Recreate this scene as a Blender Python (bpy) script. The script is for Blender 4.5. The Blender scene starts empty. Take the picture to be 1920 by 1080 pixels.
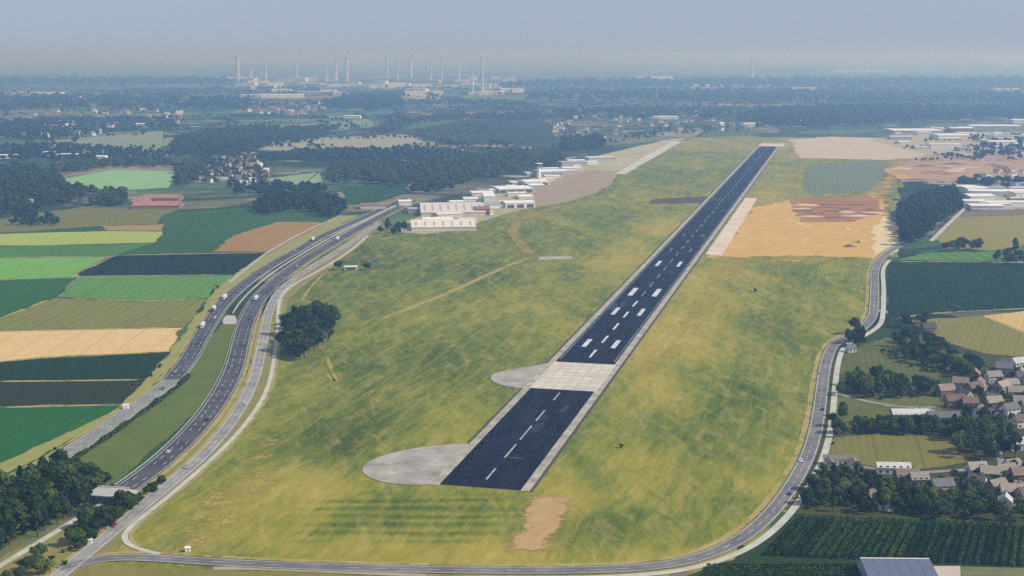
import bpy, math, random
import numpy as np
from mathutils import Vector, Matrix

# ------------------------------------------------------------------ camera, sky, sun, exposure
SC = bpy.context.scene
FPX, HORIZON, CAM_H = 2600.0, 100.0, 240.0          # focal length in photo pixels, horizon row, flying height
PITCH = math.atan((540 - HORIZON) / FPX)
cam_data = bpy.data.cameras.new('camera')
cam_data.sensor_width = 36.0
cam_data.lens = 36.0 * FPX / 1920.0
cam_data.clip_start = 1.0
cam_data.clip_end = 400000.0
cam = bpy.data.objects.new('camera', cam_data)
SC.collection.objects.link(cam)
cam.location = (0, 0, CAM_H)
cam.rotation_euler = (math.pi / 2 - PITCH, 0, 0)
SC.camera = cam

SUN_AZ, SUN_EL = math.radians(104), math.radians(40)
world = bpy.data.worlds.new('World')
SC.world = world
world.use_nodes = True
wn = world.node_tree
wn.nodes.clear()
sky = wn.nodes.new('ShaderNodeTexSky')
sky.sky_type = 'NISHITA'
sky.sun_disc = False
sky.sun_elevation = SUN_EL
sky.sun_rotation = SUN_AZ
sky.altitude = 0.0
sky.air_density = 0.75
sky.dust_density = 0.6
sky.ozone_density = 10.0
bg = wn.nodes.new('ShaderNodeBackground')
bg.inputs['Strength'].default_value = 0.125
wo = wn.nodes.new('ShaderNodeOutputWorld')
veil = wn.nodes.new('ShaderNodeMix')                 # thin even summer haze over the whole sky
veil.data_type = 'RGBA'
veil.inputs[0].default_value = 0.75
veil.inputs[7].default_value = (3.2, 3.62, 4.65, 1)
wn.links.new(sky.outputs[0], veil.inputs[6])
wn.links.new(veil.outputs[2], bg.inputs[0])
wn.links.new(bg.outputs[0], wo.inputs[0])

sun_data = bpy.data.lights.new('sun', 'SUN')
sun_data.energy = 4.4
sun_data.angle = math.radians(0.6)
sun_data.color = (1.0, 0.95, 0.87)
sun = bpy.data.objects.new('sun', sun_data)
SC.collection.objects.link(sun)
sun.rotation_euler = (SUN_EL - math.pi / 2, 0, -SUN_AZ)
sun.rotation_euler = Vector((math.sin(SUN_AZ) * math.cos(SUN_EL), math.cos(SUN_AZ) * math.cos(SUN_EL), math.sin(SUN_EL))).to_track_quat('Z', 'Y').to_euler()

SC.view_settings.view_transform = 'Standard'
SC.view_settings.look = 'None'
SC.view_settings.exposure = 0.0
SC.view_settings.gamma = 1.0
SC.cycles.max_bounces = 6
SC.cycles.volume_bounces = 1
SC.cycles.use_denoising = False
HAZE_DENSITY = 1.9e-4
HAZE_COLOR = (0.32, 0.56, 1.0)

# ------------------------------------------------------------------ helpers
COL = SC.collection
RNG = random.Random(7)
NP = np.random.default_rng(11)

def P(u, v, z=0.0):
    """place on the ground seen at photo pixel (u, v)"""
    x = (u - 960) / FPX
    y = -(v - 540) / FPX
    d = (x, math.cos(PITCH) + y * math.sin(PITCH), -math.sin(PITCH) + y * math.cos(PITCH))
    t = CAM_H / -d[2]
    return Vector((d[0] * t, d[1] * t, z))

def lin(c):
    c = c / 255.0
    return c / 12.92 if c <= 0.04045 else ((c + 0.055) / 1.055) ** 2.4

HZ = (0.34, 0.40, 0.50)
def alb(rgb, v=None, k=1.05):
    """surface colour from the colour read off the photograph, the air in front of it taken away"""
    out = []
    for c, h, w, kk in zip(rgb, HZ, HAZE_COLOR, (1.04, 1.0, 0.82)):
        T = 1.0 if v is None else math.exp(-HAZE_DENSITY * w * P(960, max(v, 135)).y)
        out.append(max(0.008, (lin(c) - h * (1 - T)) / T * k * kk))
    if v is not None and v < 400 and rgb[2] > 0.72*rgb[0]: out[2] = max(out[2], 0.6*min(out[0], out[1]))
    lum = 0.3*out[0] + 0.6*out[1] + 0.1*out[2]
    return tuple(min(0.8, x + (lum - x)*0.03) for x in out)

def mute(c, k=0.2):
    m = 0.35*c[0] + 0.5*c[1] + 0.15*c[2]
    return tuple(x + (m-x)*k for x in c)

def link(o, parent=None):
    COL.objects.link(o)
    if parent is not None:
        o.parent = parent
    return o

def setp(o, label=None, cat=None, group=None, kind=None):
    if label: o['label'] = label
    if cat: o['category'] = cat
    if group: o['group'] = group
    if kind: o['kind'] = kind
    return o

def mesh_from(name, verts, faces, mat=None, smooth=False):
    me = bpy.data.meshes.new(name)
    me.from_pydata([tuple(v) for v in verts], [], [tuple(f) for f in faces])
    if mat: me.materials.append(mat)
    if smooth:
        me.polygons.foreach_set('use_smooth', [True] * len(me.polygons))
    me.update()
    return me

def mesh_np(name, V, F, mat=None):
    """V (n,3), F (m,k) with k vertices per face"""
    me = bpy.data.meshes.new(name)
    n, m, k = len(V), len(F), F.shape[1]
    me.vertices.add(n); me.loops.add(m * k); me.polygons.add(m)
    me.vertices.foreach_set('co', np.asarray(V, np.float32).ravel())
    me.loops.foreach_set('vertex_index', np.asarray(F, np.int32).ravel())
    me.polygons.foreach_set('loop_start', np.arange(0, m * k, k, dtype=np.int32))
    me.polygons.foreach_set('loop_total', np.full(m, k, dtype=np.int32))
    if mat: me.materials.append(mat)
    me.update(calc_edges=True)
    return me

def obj(name, me, parent=None, loc=None, rz=0.0):
    o = bpy.data.objects.new(name, me)
    if loc is not None: o.location = loc
    o.rotation_euler = (0, 0, rz)
    return link(o, parent)

def empty(name, loc, rz=0.0, scale=None):
    o = bpy.data.objects.new(name, None)
    o.location = loc
    o.rotation_euler = (0, 0, rz)
    o.empty_display_size = 1.0
    if scale: o.scale = scale
    return link(o)

class MB:
    def __init__(s): s.v, s.f = [], []
    def box(s, x0, x1, y0, y1, z0, z1):
        b = len(s.v)
        s.v += [(x0,y0,z0),(x1,y0,z0),(x1,y1,z0),(x0,y1,z0),(x0,y0,z1),(x1,y0,z1),(x1,y1,z1),(x0,y1,z1)]
        s.f += [tuple(b+i for i in q) for q in ((0,3,2,1),(4,5,6,7),(0,1,5,4),(1,2,6,5),(2,3,7,6),(3,0,4,7))]
        return s
    def poly(s, pts):
        b = len(s.v); s.v += [tuple(p) for p in pts]; s.f.append(tuple(range(b, b+len(pts)))); return s
    def prism(s, prof, a0, a1, axis='x'):
        """profile of (p, z) pulled along an axis"""
        b, n = len(s.v), len(prof)
        for a in (a0, a1):
            s.v += [((a, p, z) if axis == 'x' else (p, a, z)) for p, z in prof]
        s.f += [tuple(b+i for i in range(n))[::-1], tuple(b+n+i for i in range(n))]
        s.f += [(b+i, b+(i+1)%n, b+n+(i+1)%n, b+n+i) for i in range(n)]
        return s
    def tube(s, rings, n=12, cap=True, cx=0, cy=0):
        """rings: (radius, z)"""
        b = len(s.v)
        for r, z in rings:
            s.v += [(cx + r*math.cos(2*math.pi*i/n), cy + r*math.sin(2*math.pi*i/n), z) for i in range(n)]
        for k in range(len(rings)-1):
            s.f += [(b+k*n+i, b+k*n+(i+1)%n, b+(k+1)*n+(i+1)%n, b+(k+1)*n+i) for i in range(n)]
        if cap:
            s.f += [tuple(b+i for i in range(n))[::-1], tuple(b+(len(rings)-1)*n+i for i in range(n))]
        return s
    def mesh(s, name, mat, smooth=False): return mesh_from(name, s.v, s.f, mat, smooth)

# ------------------------------------------------------------------ materials
class NT:
    def __init__(s, name):
        s.mat = bpy.data.materials.new(name)
        s.mat.use_nodes = True
        s.t = s.mat.node_tree
        s.t.nodes.clear()
        s.out = s.n('ShaderNodeOutputMaterial')
    def n(s, typ, **kw):
        nd = s.t.nodes.new(typ)
        for k, v in kw.items(): setattr(nd, k, v)
        return nd
    def put(s, sock, val):
        if val is None: return
        if isinstance(val, bpy.types.NodeSocket): s.t.links.new(val, sock)
        elif isinstance(val, (tuple, list)) and sock.type == 'RGBA' and len(val) == 3: sock.default_value = (*val, 1)
        else: sock.default_value = val
    def pos(s): return s.n('ShaderNodeNewGeometry').outputs['Position']
    def mapping(s, vec, rot=0.0, scale=(1,1,1), loc=(0,0,0)):
        m = s.n('ShaderNodeMapping', vector_type='TEXTURE')     # turn first, then stretch
        s.put(m.inputs['Vector'], vec)
        m.inputs['Rotation'].default_value = (0, 0, -rot)
        m.inputs['Scale'].default_value = tuple(1.0/k for k in scale)
        m.inputs['Location'].default_value = loc
        return m.outputs[0]
    def noise(s, vec, scale, detail=4.0, rough=0.55, dist=0.0):
        x = s.n('ShaderNodeTexNoise')
        s.put(x.inputs['Vector'], vec)
        x.inputs['Scale'].default_value = scale
        x.inputs['Detail'].default_value = detail
        x.inputs['Roughness'].default_value = rough
        x.inputs['Distortion'].default_value = dist
        return x.outputs[0]
    def voro(s, vec, scale, rand=1.0):
        x = s.n('ShaderNodeTexVoronoi')
        s.put(x.inputs['Vector'], vec)
        x.inputs['Scale'].default_value = scale
        x.inputs['Randomness'].default_value = rand
        return x
    def math(s, op, a, b=None, clamp=False):
        m = s.n('ShaderNodeMath', operation=op, use_clamp=clamp)
        s.put(m.inputs[0], a)
        if b is not None: s.put(m.inputs[1], b)
        return m.outputs[0]
    def map(s, val, a, b, c=0.0, d=1.0):
        m = s.n('ShaderNodeMapRange')
        s.put(m.inputs[0], val)
        for i, x in enumerate((a, b, c, d)): m.inputs[i+1].default_value = x
        return m.outputs[0]
    def mix(s, fac, a, b, blend='MIX'):
        m = s.n('ShaderNodeMix', data_type='RGBA', blend_type=blend)
        s.put(m.inputs[0], fac); s.put(m.inputs[6], a); s.put(m.inputs[7], b)
        return m.outputs[2]
    def ramp(s, fac, stops, interp='LINEAR'):
        r = s.n('ShaderNodeValToRGB')
        r.color_ramp.interpolation = interp
        el = r.color_ramp.elements
        el[0].position, el[0].color = stops[0][0], (*stops[0][1], 1)
        el[1].position, el[1].color = stops[-1][0], (*stops[-1][1], 1)
        for p, c in stops[1:-1]:
            e = el.new(p); e.color = (*c, 1)
        s.put(r.inputs[0], fac)
        return r.outputs[0]
    def done(s, color, rough=0.9, spec=0.1, bump=None, bump_dist=0.3, metallic=0.0, ragged=False):
        p = s.n('ShaderNodeBsdfPrincipled')
        s.put(p.inputs['Base Color'], color)
        s.put(p.inputs['Roughness'], rough)
        p.inputs['Specular IOR Level'].default_value = spec
        p.inputs['Metallic'].default_value = metallic
        if bump is not None:
            b = s.n('ShaderNodeBump')
            b.inputs['Distance'].default_value = bump_dist
            s.put(b.inputs['Height'], bump)
            s.t.links.new(b.outputs[0], p.inputs['Normal'])
        if ragged:                                            # the cover thins out into the ground at its edge
            c = s.n('ShaderNodeAttribute', attribute_name='cover').outputs['Fac']
            nz = s.math('ADD', s.noise(s.pos(), 0.22, 5, 0.75), s.noise(s.pos(), 0.04, 3, 0.6))
            a = s.map(s.math('ADD', c, s.map(nz, 0.6, 1.4, -0.5, 0.5)), 0.38, 0.62)
            tr = s.n('ShaderNodeBsdfTransparent')
            mx = s.n('ShaderNodeMixShader')
            s.put(mx.inputs[0], a)
            s.t.links.new(tr.outputs[0], mx.inputs[1]); s.t.links.new(p.outputs[0], mx.inputs[2])
            s.t.links.new(mx.outputs[0], s.out.inputs['Surface'])
        else:
            s.t.links.new(p.outputs[0], s.out.inputs['Surface'])
        return s.mat

def sc(c, k): return tuple(min(0.9, x * k) for x in c)

def field_mat(name, c1, c2=None, rot=0.0, row=6.0, rowamp=0.12, patch=0.012, tram=True, pale=0.0):
    """crop or soil: two tones in patches, drill rows, tramlines"""
    t = NT(name)
    c2 = c2 or sc(c1, 0.75)
    p = t.pos()
    m = t.mapping(p, rot)
    n1 = t.noise(t.mapping(p, rot, (1, 0.35, 1)), patch, 5, 0.6)
    base = t.mix(t.map(n1, 0.36, 0.64), c1, c2)
    fine = t.noise(t.mapping(p, rot, (1, 0.5, 1)), 0.16, 5, 0.75)
    mid = t.noise(t.mapping(p, rot+0.3, (1, 0.4, 1)), 0.035, 4, 0.6)
    base = t.mix(t.map(mid, 0.38, 0.7, 0, 0.6), base, sc(base_c(c1, c2), 0.66))
    base = t.mix(0.6, base, t.mix(fine, sc(base_c(c1, c2), 0.5), sc(base_c(c1, c2), 1.5)))
    if pale:
        pl = t.noise(t.mapping(p, 0.4, (1, 0.3, 1)), 0.05, 5, 0.7, 1.0)
        base = t.mix(t.map(pl, 0.55, 0.75, 0, pale), base, tuple(min(0.8, x*1.2+0.12) for x in c1))
        base = t.mix(t.map(t.noise(t.mapping(p, -0.7, (0.12, 1, 1)), 0.2, 4, 0.7), 0.58, 0.75, 0, pale*0.7), base, sc(c1, 0.55))
    s = t.n('ShaderNodeSeparateXYZ'); t.put(s.inputs[0], m)
    w = t.math('SINE', t.math('MULTIPLY', s.outputs[0], 2*math.pi/row))
    wn_ = t.math('MULTIPLY', w, t.noise(p, 0.02, 2))
    base = t.mix(t.map(wn_, -0.6, 0.6, 0, rowamp), base, sc(c2, 0.55))
    if tram:
        fr = t.math('FRACT', t.math('DIVIDE', s.outputs[0], 27.0))
        base = t.mix(t.math('MULTIPLY', t.math('LESS_THAN', fr, 0.07), 0.4), base, sc(c1, 0.6))
    return t.done(base, 0.95, 0.05, ragged=True)

def base_c(a, b): return tuple((x+y)/2 for x, y in zip(a, b))

def plain_mat(name, c, var=0.18, scale=0.3, rough=0.85, spec=0.2, stretch=None, objrand=0.0):
    t = NT(name)
    p = t.pos()
    n1 = t.noise(p if stretch is None else t.mapping(p, stretch[0], stretch[1]), scale, 5, 0.65)
    col = t.mix(t.map(n1, 0.3, 0.7), sc(c, 1 - var), sc(c, 1 + var))
    if objrand:
        oi = t.n('ShaderNodeObjectInfo').outputs['Random']
        col = t.mix(1.0, col, t.ramp(oi, [(0, (1-objrand,)*3), (1, (1,)*3)]), 'MULTIPLY')
    return t.done(col, rough, spec)

def leaf_mat(name, c1, c2, scale=0.12):
    t = NT(name)
    p = t.pos()
    oi = t.n('ShaderNodeObjectInfo').outputs['Random']
    n1 = t.noise(p, scale, 3, 0.6)
    col = t.mix(t.map(n1, 0.35, 0.65), c1, c2)
    col = t.mix(1.0, col, t.ramp(oi, [(0, (0.5, 0.6, 0.6)), (0.45, (1, 1, 1)), (0.8, (1.4, 1.25, 0.95)), (1, (1.9, 1.6, 1.0))]), 'MULTIPLY')
    d = t.n('ShaderNodeBsdfDiffuse'); t.put(d.inputs[0], col)
    tr = t.n('ShaderNodeBsdfTranslucent'); t.put(tr.inputs[0], sc_node(t, col))
    mx = t.n('ShaderNodeMixShader'); mx.inputs[0].default_value = 0.22
    t.t.links.new(d.outputs[0], mx.inputs[1]); t.t.links.new(tr.outputs[0], mx.inputs[2])
    t.t.links.new(mx.outputs[0], t.out.inputs['Surface'])
    return t.mat
def sc_node(t, col): return t.mix(1.0, col, (1.1, 1.25, 0.6), 'MULTIPLY')

# ------------------------------------------------------------------ sheets and ribbons on the ground
def smooth_line(pts, step=6.0):
    """Catmull-Rom through ground points, resampled"""
    p = [Vector((a.x, a.y)) for a in pts]
    p = [2*p[0]-p[1]] + p + [2*p[-1]-p[-2]]
    out = []
    for i in range(1, len(p)-2):
        n = max(2, int((p[i+1]-p[i]).length / step))
        for k in range(n):
            t = k / n
            a, b, c, d = p[i-1], p[i], p[i+1], p[i+2]
            out.append(0.5*((2*b)+(c-a)*t+(2*a-5*b+4*c-d)*t*t+(3*b-a-3*c+d)*t**3))
    out.append(p[-2])
    # relax so that digitising jitter does not show as kinks
    for _ in range(14):
        out = [out[0]] + [(out[i-1]+2*out[i]+out[i+1])/4 for i in range(1, len(out)-1)] + [out[-1]]
    return out

def normals(line):
    ns = []
    for i in range(len(line)):
        d = (line[min(i+1, len(line)-1)] - line[max(i-1, 0)]).normalized()
        ns.append(Vector((d.y, -d.x)))          # to the right of travel
    return ns

def ribbon_mesh(name, line, lo, hi, z, mat, i0=0, i1=None, up=None):
    """strip between lateral offsets lo..hi; with `up` a raised solid bar"""
    ns = normals(line)
    i1 = len(line) if i1 is None else i1
    v, f = [], []
    for i in range(i0, i1):
        a = line[i] + ns[i]*lo; b = line[i] + ns[i]*hi
        if up is None: v += [(a.x, a.y, z), (b.x, b.y, z)]
        else: v += [(a.x, a.y, z), (a.x, a.y, z+up), (b.x, b.y, z+up), (b.x, b.y, z)]
    k = 2 if up is None else 4
    for i in range(i1-i0-1):
        q = i*k
        for j in range(k-1):
            f.append((q+j, q+j+1, q+k+j+1, q+k+j) if up is not None else (q, q+1, q+3, q+2))
    if up is not None:
        f += [(0, 1, 2, 3), tuple((i1-i0-1)*k+j for j in (3, 2, 1, 0))]
    return mesh_from(name, v, f, mat)

def soft_ribbon(name, line, width, z, mat, label, lo=None, hi=None):
    ns = normals(line)
    lo = -width/2 if lo is None else lo
    hi = width/2 if hi is None else hi
    rng = random.Random(len(line))
    v, f, cv = [], [], []
    for i, (p, n) in enumerate(zip(line, ns)):
        end = min(1.0, i/4, (len(line)-1-i)/4)
        for k, c in ((0.0, 0.0), (0.3, 0.7), (0.7, 0.7), (1.0, 0.0)):
            q = p + n*(lo+(hi-lo)*k + rng.gauss(0, 0.15))
            v.append((q.x, q.y, 0)); cv.append(c*end)
    for i in range(len(line)-1):
        for k in range(3): f.append((i*4+k, i*4+k+1, i*4+k+5, i*4+k+4))
    me = mesh_from(name, v, f, mat)
    at = me.attributes.new('cover', 'FLOAT', 'POINT')
    at.data.foreach_set('value', cv)
    return setp(obj(name, me, loc=(0, 0, z)), label, kind='structure')

def dashes_mesh(name, line, off, w, z, mat, on, gap):
    ns = normals(line)
    v, f = [], []
    acc, L = 0.0, 0
    for i in range(1, len(line)):
        acc += (line[i]-line[i-1]).length
        if acc % (on+gap) < on:
            a, b, na, nb = line[i-1], line[i], ns[i-1], ns[i]
            k = len(v)
            for q in (a+na*(off-w/2), a+na*(off+w/2), b+nb*(off+w/2), b+nb*(off-w/2)): v.append((q.x, q.y, z))
            f.append((k, k+1, k+2, k+3))
    return mesh_from(name, v, f, mat)

def sheet(name, pix, z, mat, label=None, fringe=0.0, rough=1.1, cover=1.0):
    rng = random.Random(len(pix) + int(pix[0][0]*7 + pix[0][1]*13))
    v, src = [], [P(*q) for q in pix]
    for k in range(len(src)):
        a, b = src[k], src[(k+1) % len(src)]
        L = (b-a).length
        n = max(1, min(60, int(L/14)))
        nv = Vector((b.y-a.y, a.x-b.x, 0))/max(L, 0.01)
        wob = 0.0
        for i in range(n):
            wob = 0.6*wob + rng.gauss(0, min(rough, L/80*rough))
            v.append(a.lerp(b, i/n) + nv*(wob if i else 0))
    c = sum((Vector((a.x, a.y)) for a in v), Vector((0, 0))) / len(v)
    n = len(v)
    V = [Vector((a.x-c.x, a.y-c.y)) for a in v]
    area = sum(V[i-1].x*V[i].y - V[i].x*V[i-1].y for i in range(n))
    if area < 0: V = V[::-1]
    if fringe > 0:
        inner = []
        for i in range(n):
            d = (V[(i+1) % n] - V[i-1])
            d = d.normalized() if d.length > 1e-6 else Vector((1, 0))
            inner.append(V[i] + Vector((-d.y, d.x))*fringe)
            V[i] = V[i] - Vector((-d.y, d.x))*fringe*0.5
        me = mesh_from(name, [(a.x, a.y, 0) for a in V+inner], [tuple(range(n, 2*n))] + [(i, (i+1) % n, n+(i+1) % n, n+i) for i in range(n)], mat)
        at = me.attributes.new('cover', 'FLOAT', 'POINT')
        at.data.foreach_set('value', [0.0]*n + [cover]*n)
    else:
        me = mesh_from(name, [(a.x, a.y, 0) for a in V], [tuple(range(n))], mat)
    o = obj(name, me, loc=(c.x, c.y, z))
    return setp(o, label, kind='structure')

def in_poly(x, y, poly):
    c = False
    n = len(poly)
    for i in range(n):
        x1, y1 = poly[i]; x2, y2 = poly[i-1]
        if (y1 > y) != (y2 > y) and x < (x2-x1)*(y-y1)/(y2-y1)+x1: c = not c
    return c

def scatter(pix, n, rng, gap=0.0, tries=40):
    """n spots on the ground inside a pixel polygon, evenly by ground area"""
    poly = [tuple(P(*q))[:2] for q in pix]
    xs, ys = [p[0] for p in poly], [p[1] for p in poly]
    out = []
    for _ in range(n*tries):
        x, y = rng.uniform(min(xs), max(xs)), rng.uniform(min(ys), max(ys))
        if not in_poly(x, y, poly): continue
        if gap and any((x-a)**2+(y-b)**2 < gap*gap for a, b in out): continue
        out.append((x, y))
        if len(out) >= n: break
    return out

def worn_sheet(name, pix, z, mat, label, fringe, cover):
    """patchy cover: a fine grid whose cover value falls off towards the outline"""
    poly = [Vector(tuple(P(*q))[:2]) for q in pix]
    x0, x1 = min(q.x for q in poly), max(q.x for q in poly)
    y0, y1 = min(q.y for q in poly), max(q.y for q in poly)
    step = max(4.0, math.sqrt((x1-x0)*(y1-y0)/6000))
    nx, ny = int((x1-x0)/step)+2, int((y1-y0)/step)+2
    gx, gy = np.meshgrid(x0+np.arange(nx)*step, y0+np.arange(ny)*step, indexing='ij')
    d = np.full(gx.shape, 1e9); ins = np.zeros(gx.shape, bool)
    for k in range(len(poly)):
        a, b = poly[k-1], poly[k]
        ex, ey = b.x-a.x, b.y-a.y
        t = np.clip(((gx-a.x)*ex+(gy-a.y)*ey)/(ex*ex+ey*ey+1e-9), 0, 1)
        d = np.minimum(d, np.hypot(gx-a.x-t*ex, gy-a.y-t*ey))
        if abs(ey) > 1e-9:
            ins ^= ((a.y > gy) != (b.y > gy)) & (gx < ex*(gy-a.y)/ey+a.x)
    cv = np.where(ins, np.clip(d/fringe, 0, 1)*cover, 0.0)
    idx = np.full(gx.shape, -1); verts, faces, vals = [], [], []
    def vid(i, j):
        if idx[i, j] < 0:
            idx[i, j] = len(verts); verts.append((gx[i, j]-x0, gy[i, j]-y0, 0)); vals.append(float(cv[i, j]))
        return int(idx[i, j])
    for i in range(nx-1):
        for j in range(ny-1):
            if cv[i:i+2, j:j+2].max() > 0: faces.append((vid(i, j), vid(i+1, j), vid(i+1, j+1), vid(i, j+1)))
    me = mesh_from(name, verts, faces, mat)
    me.attributes.new('cover', 'FLOAT', 'POINT').data.foreach_set('value', vals)
    return setp(obj(name, me, loc=(x0, y0, z)), label, kind='structure')

# runway frame: s metres from the near end, t metres to the right of the centre line
RW0 = P(900, 914)
RW1 = P(1443, 272)
RD = (RW1 - RW0).normalized()
RN = Vector((RD.y, -RD.x, 0))
RW_LEN = (RW1 - RW0).length
RW_HALF = 23.5
RW_ROT = math.atan2(RD.y, RD.x)
def RW(s, t, z=0.0):
    q = RW0 + RD*s + RN*t
    return Vector((q.x, q.y, z))
def rw_st(p):
    d = p - RW0
    return d.dot(RD), d.dot(RN)
def rw_rect(s0, s1, t0, t1, z): return [RW(s0, t0, z), RW(s0, t1, z), RW(s1, t1, z), RW(s1, t0, z)]

# ------------------------------------------------------------------ the ground out to the horizon
def ground_material():
    t = NT('far_country')
    p = t.pos()
    q = t.mapping(p, 0.35, (1.0, 0.62, 1))
    v1 = t.voro(q, 0.0042)
    pick = t.n('ShaderNodeSeparateColor'); t.put(pick.inputs[0], v1.outputs['Color'])
    fields = t.ramp(pick.outputs[0], [
        (0.0, (0.035, 0.08, 0.03)), (0.16, (0.06, 0.14, 0.04)), (0.30, (0.12, 0.19, 0.06)),
        (0.42, (0.03, 0.065, 0.03)), (0.54, (0.17, 0.17, 0.08)), (0.66, (0.30, 0.24, 0.15)),
        (0.76, (0.07, 0.13, 0.045)), (0.88, (0.22, 0.16, 0.12)), (1.0, (0.09, 0.16, 0.05))], 'CONSTANT')
    n1 = t.noise(p, 0.012, 5, 0.65)
    fields = t.mix(t.map(n1, 0.4, 0.75, 0, 0.6), fields, (0.035, 0.055, 0.03))
    edge = t.n('ShaderNodeTexVoronoi', feature='DISTANCE_TO_EDGE')
    t.put(edge.inputs['Vector'], q); edge.inputs['Scale'].default_value = 0.0042
    fields = t.mix(t.map(edge.outputs['Distance'], 0.02, 0.045, 0.85, 0.0), fields, (0.02, 0.036, 0.018))
    # woods and built-up land, mottled
    n2 = t.noise(t.mapping(p, 0, (0.6, 1, 1)), 0.00055, 4, 0.6)
    v2 = t.voro(p, 0.022)
    pk = t.n('ShaderNodeSeparateColor'); t.put(pk.inputs[0], v2.outputs['Color'])
    mott = t.ramp(pk.outputs[0], [(0, (0.016, 0.032, 0.016)), (0.5, (0.03, 0.05, 0.025)), (0.72, (0.1, 0.095, 0.085)),
                                  (0.83, (0.02, 0.04, 0.02)), (0.93, (0.3, 0.28, 0.26)), (1, (0.2, 0.1, 0.07))], 'CONSTANT')
    col = t.mix(t.map(n2, 0.47, 0.54), fields, mott)
    return t.done(col, 0.95, 0.05)

R = 110000.0
gm = MB().poly([(-R, -2000, 0), (R, -2000, 0), (R, R, 0), (-R, R, 0)]).mesh('ground', ground_material())
setp(obj('ground', gm), 'hazy patchwork of fields, woods and villages reaching the horizon', kind='structure')

# ------------------------------------------------------------------ airfield grass
AIRFIELD = [(60, 1200), (215, 1030), (300, 960), (440, 815), (510, 700), (520, 600), (560, 520), (690, 425), (760, 425), (900, 415),
            (1000, 380), (1150, 345), (1200, 300), (1290, 258), (1480, 258), (1700, 262), (1720, 300), (1690, 330), (1660, 400), (1680, 470), (1640, 492),
            (1628, 560), (1600, 625), (1560, 640), (1538, 740), (1520, 830), (1470, 930), (1380, 1020), (1290, 1062), (1150, 1080), (900, 1100)]
# dry (+) and lush (-) places: pixel, radii in metres, strength
BLOBS = [((1330, 545), 40, 300, 0.75), ((1250, 640), 25, 120, 0.7), ((1180, 470), 26, 260, 0.65), ((1000, 640), 30, 90, 0.35),
         ((1420, 760), 70, 110, -0.5), ((1480, 560), 60, 160, -0.35), ((1500, 880), 22, 60, 0.55), ((1380, 960), 40, 30, -0.55),
         ((1470, 800), 16, 160, 0.4), ((780, 690), 60, 120, -0.55), ((640, 830), 55, 40, -0.4), ((730, 780), 40, 40, -0.45), ((560, 930), 40, 40, 0.5),
         ((480, 930), 40, 34, 0.45), ((300, 1000), 26, 14, -0.3), ((880, 790), 26, 60, 0.5), ((860, 600), 50, 90, 0.2),
         ((760, 510), 120, 160, -0.45), ((1090, 590), 30, 60, -0.45), ((640, 480), 90, 90, -0.4), ((560, 720), 26, 50, 0.45), ((530, 780), 20, 40, 0.5),
         ((900, 720), 30, 50, 0.4), ((620, 1040), 120, 14, 0.55), ((1000, 1045), 150, 12, 0.5), ((1300, 1040), 50, 16, 0.5), ((1200, 900), 34, 60, 0.35),
         ((1150, 1000), 30, 20, -0.35), ((1110, 930), 18, 22, 0.6), ((1230, 760), 22, 100, 0.4), ((1330, 420), 60, 200, 0.4), ((1560, 560), 20, 200, 0.3),
         ((1100, 430), 160, 160, -0.2), ((1480, 350), 60, 500, 0.8), ((1550, 275), 300, 300, 0.7), ((1340, 300), 160, 500, -0.2), ((1580, 330), 130, 260, -0.5)]
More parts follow.
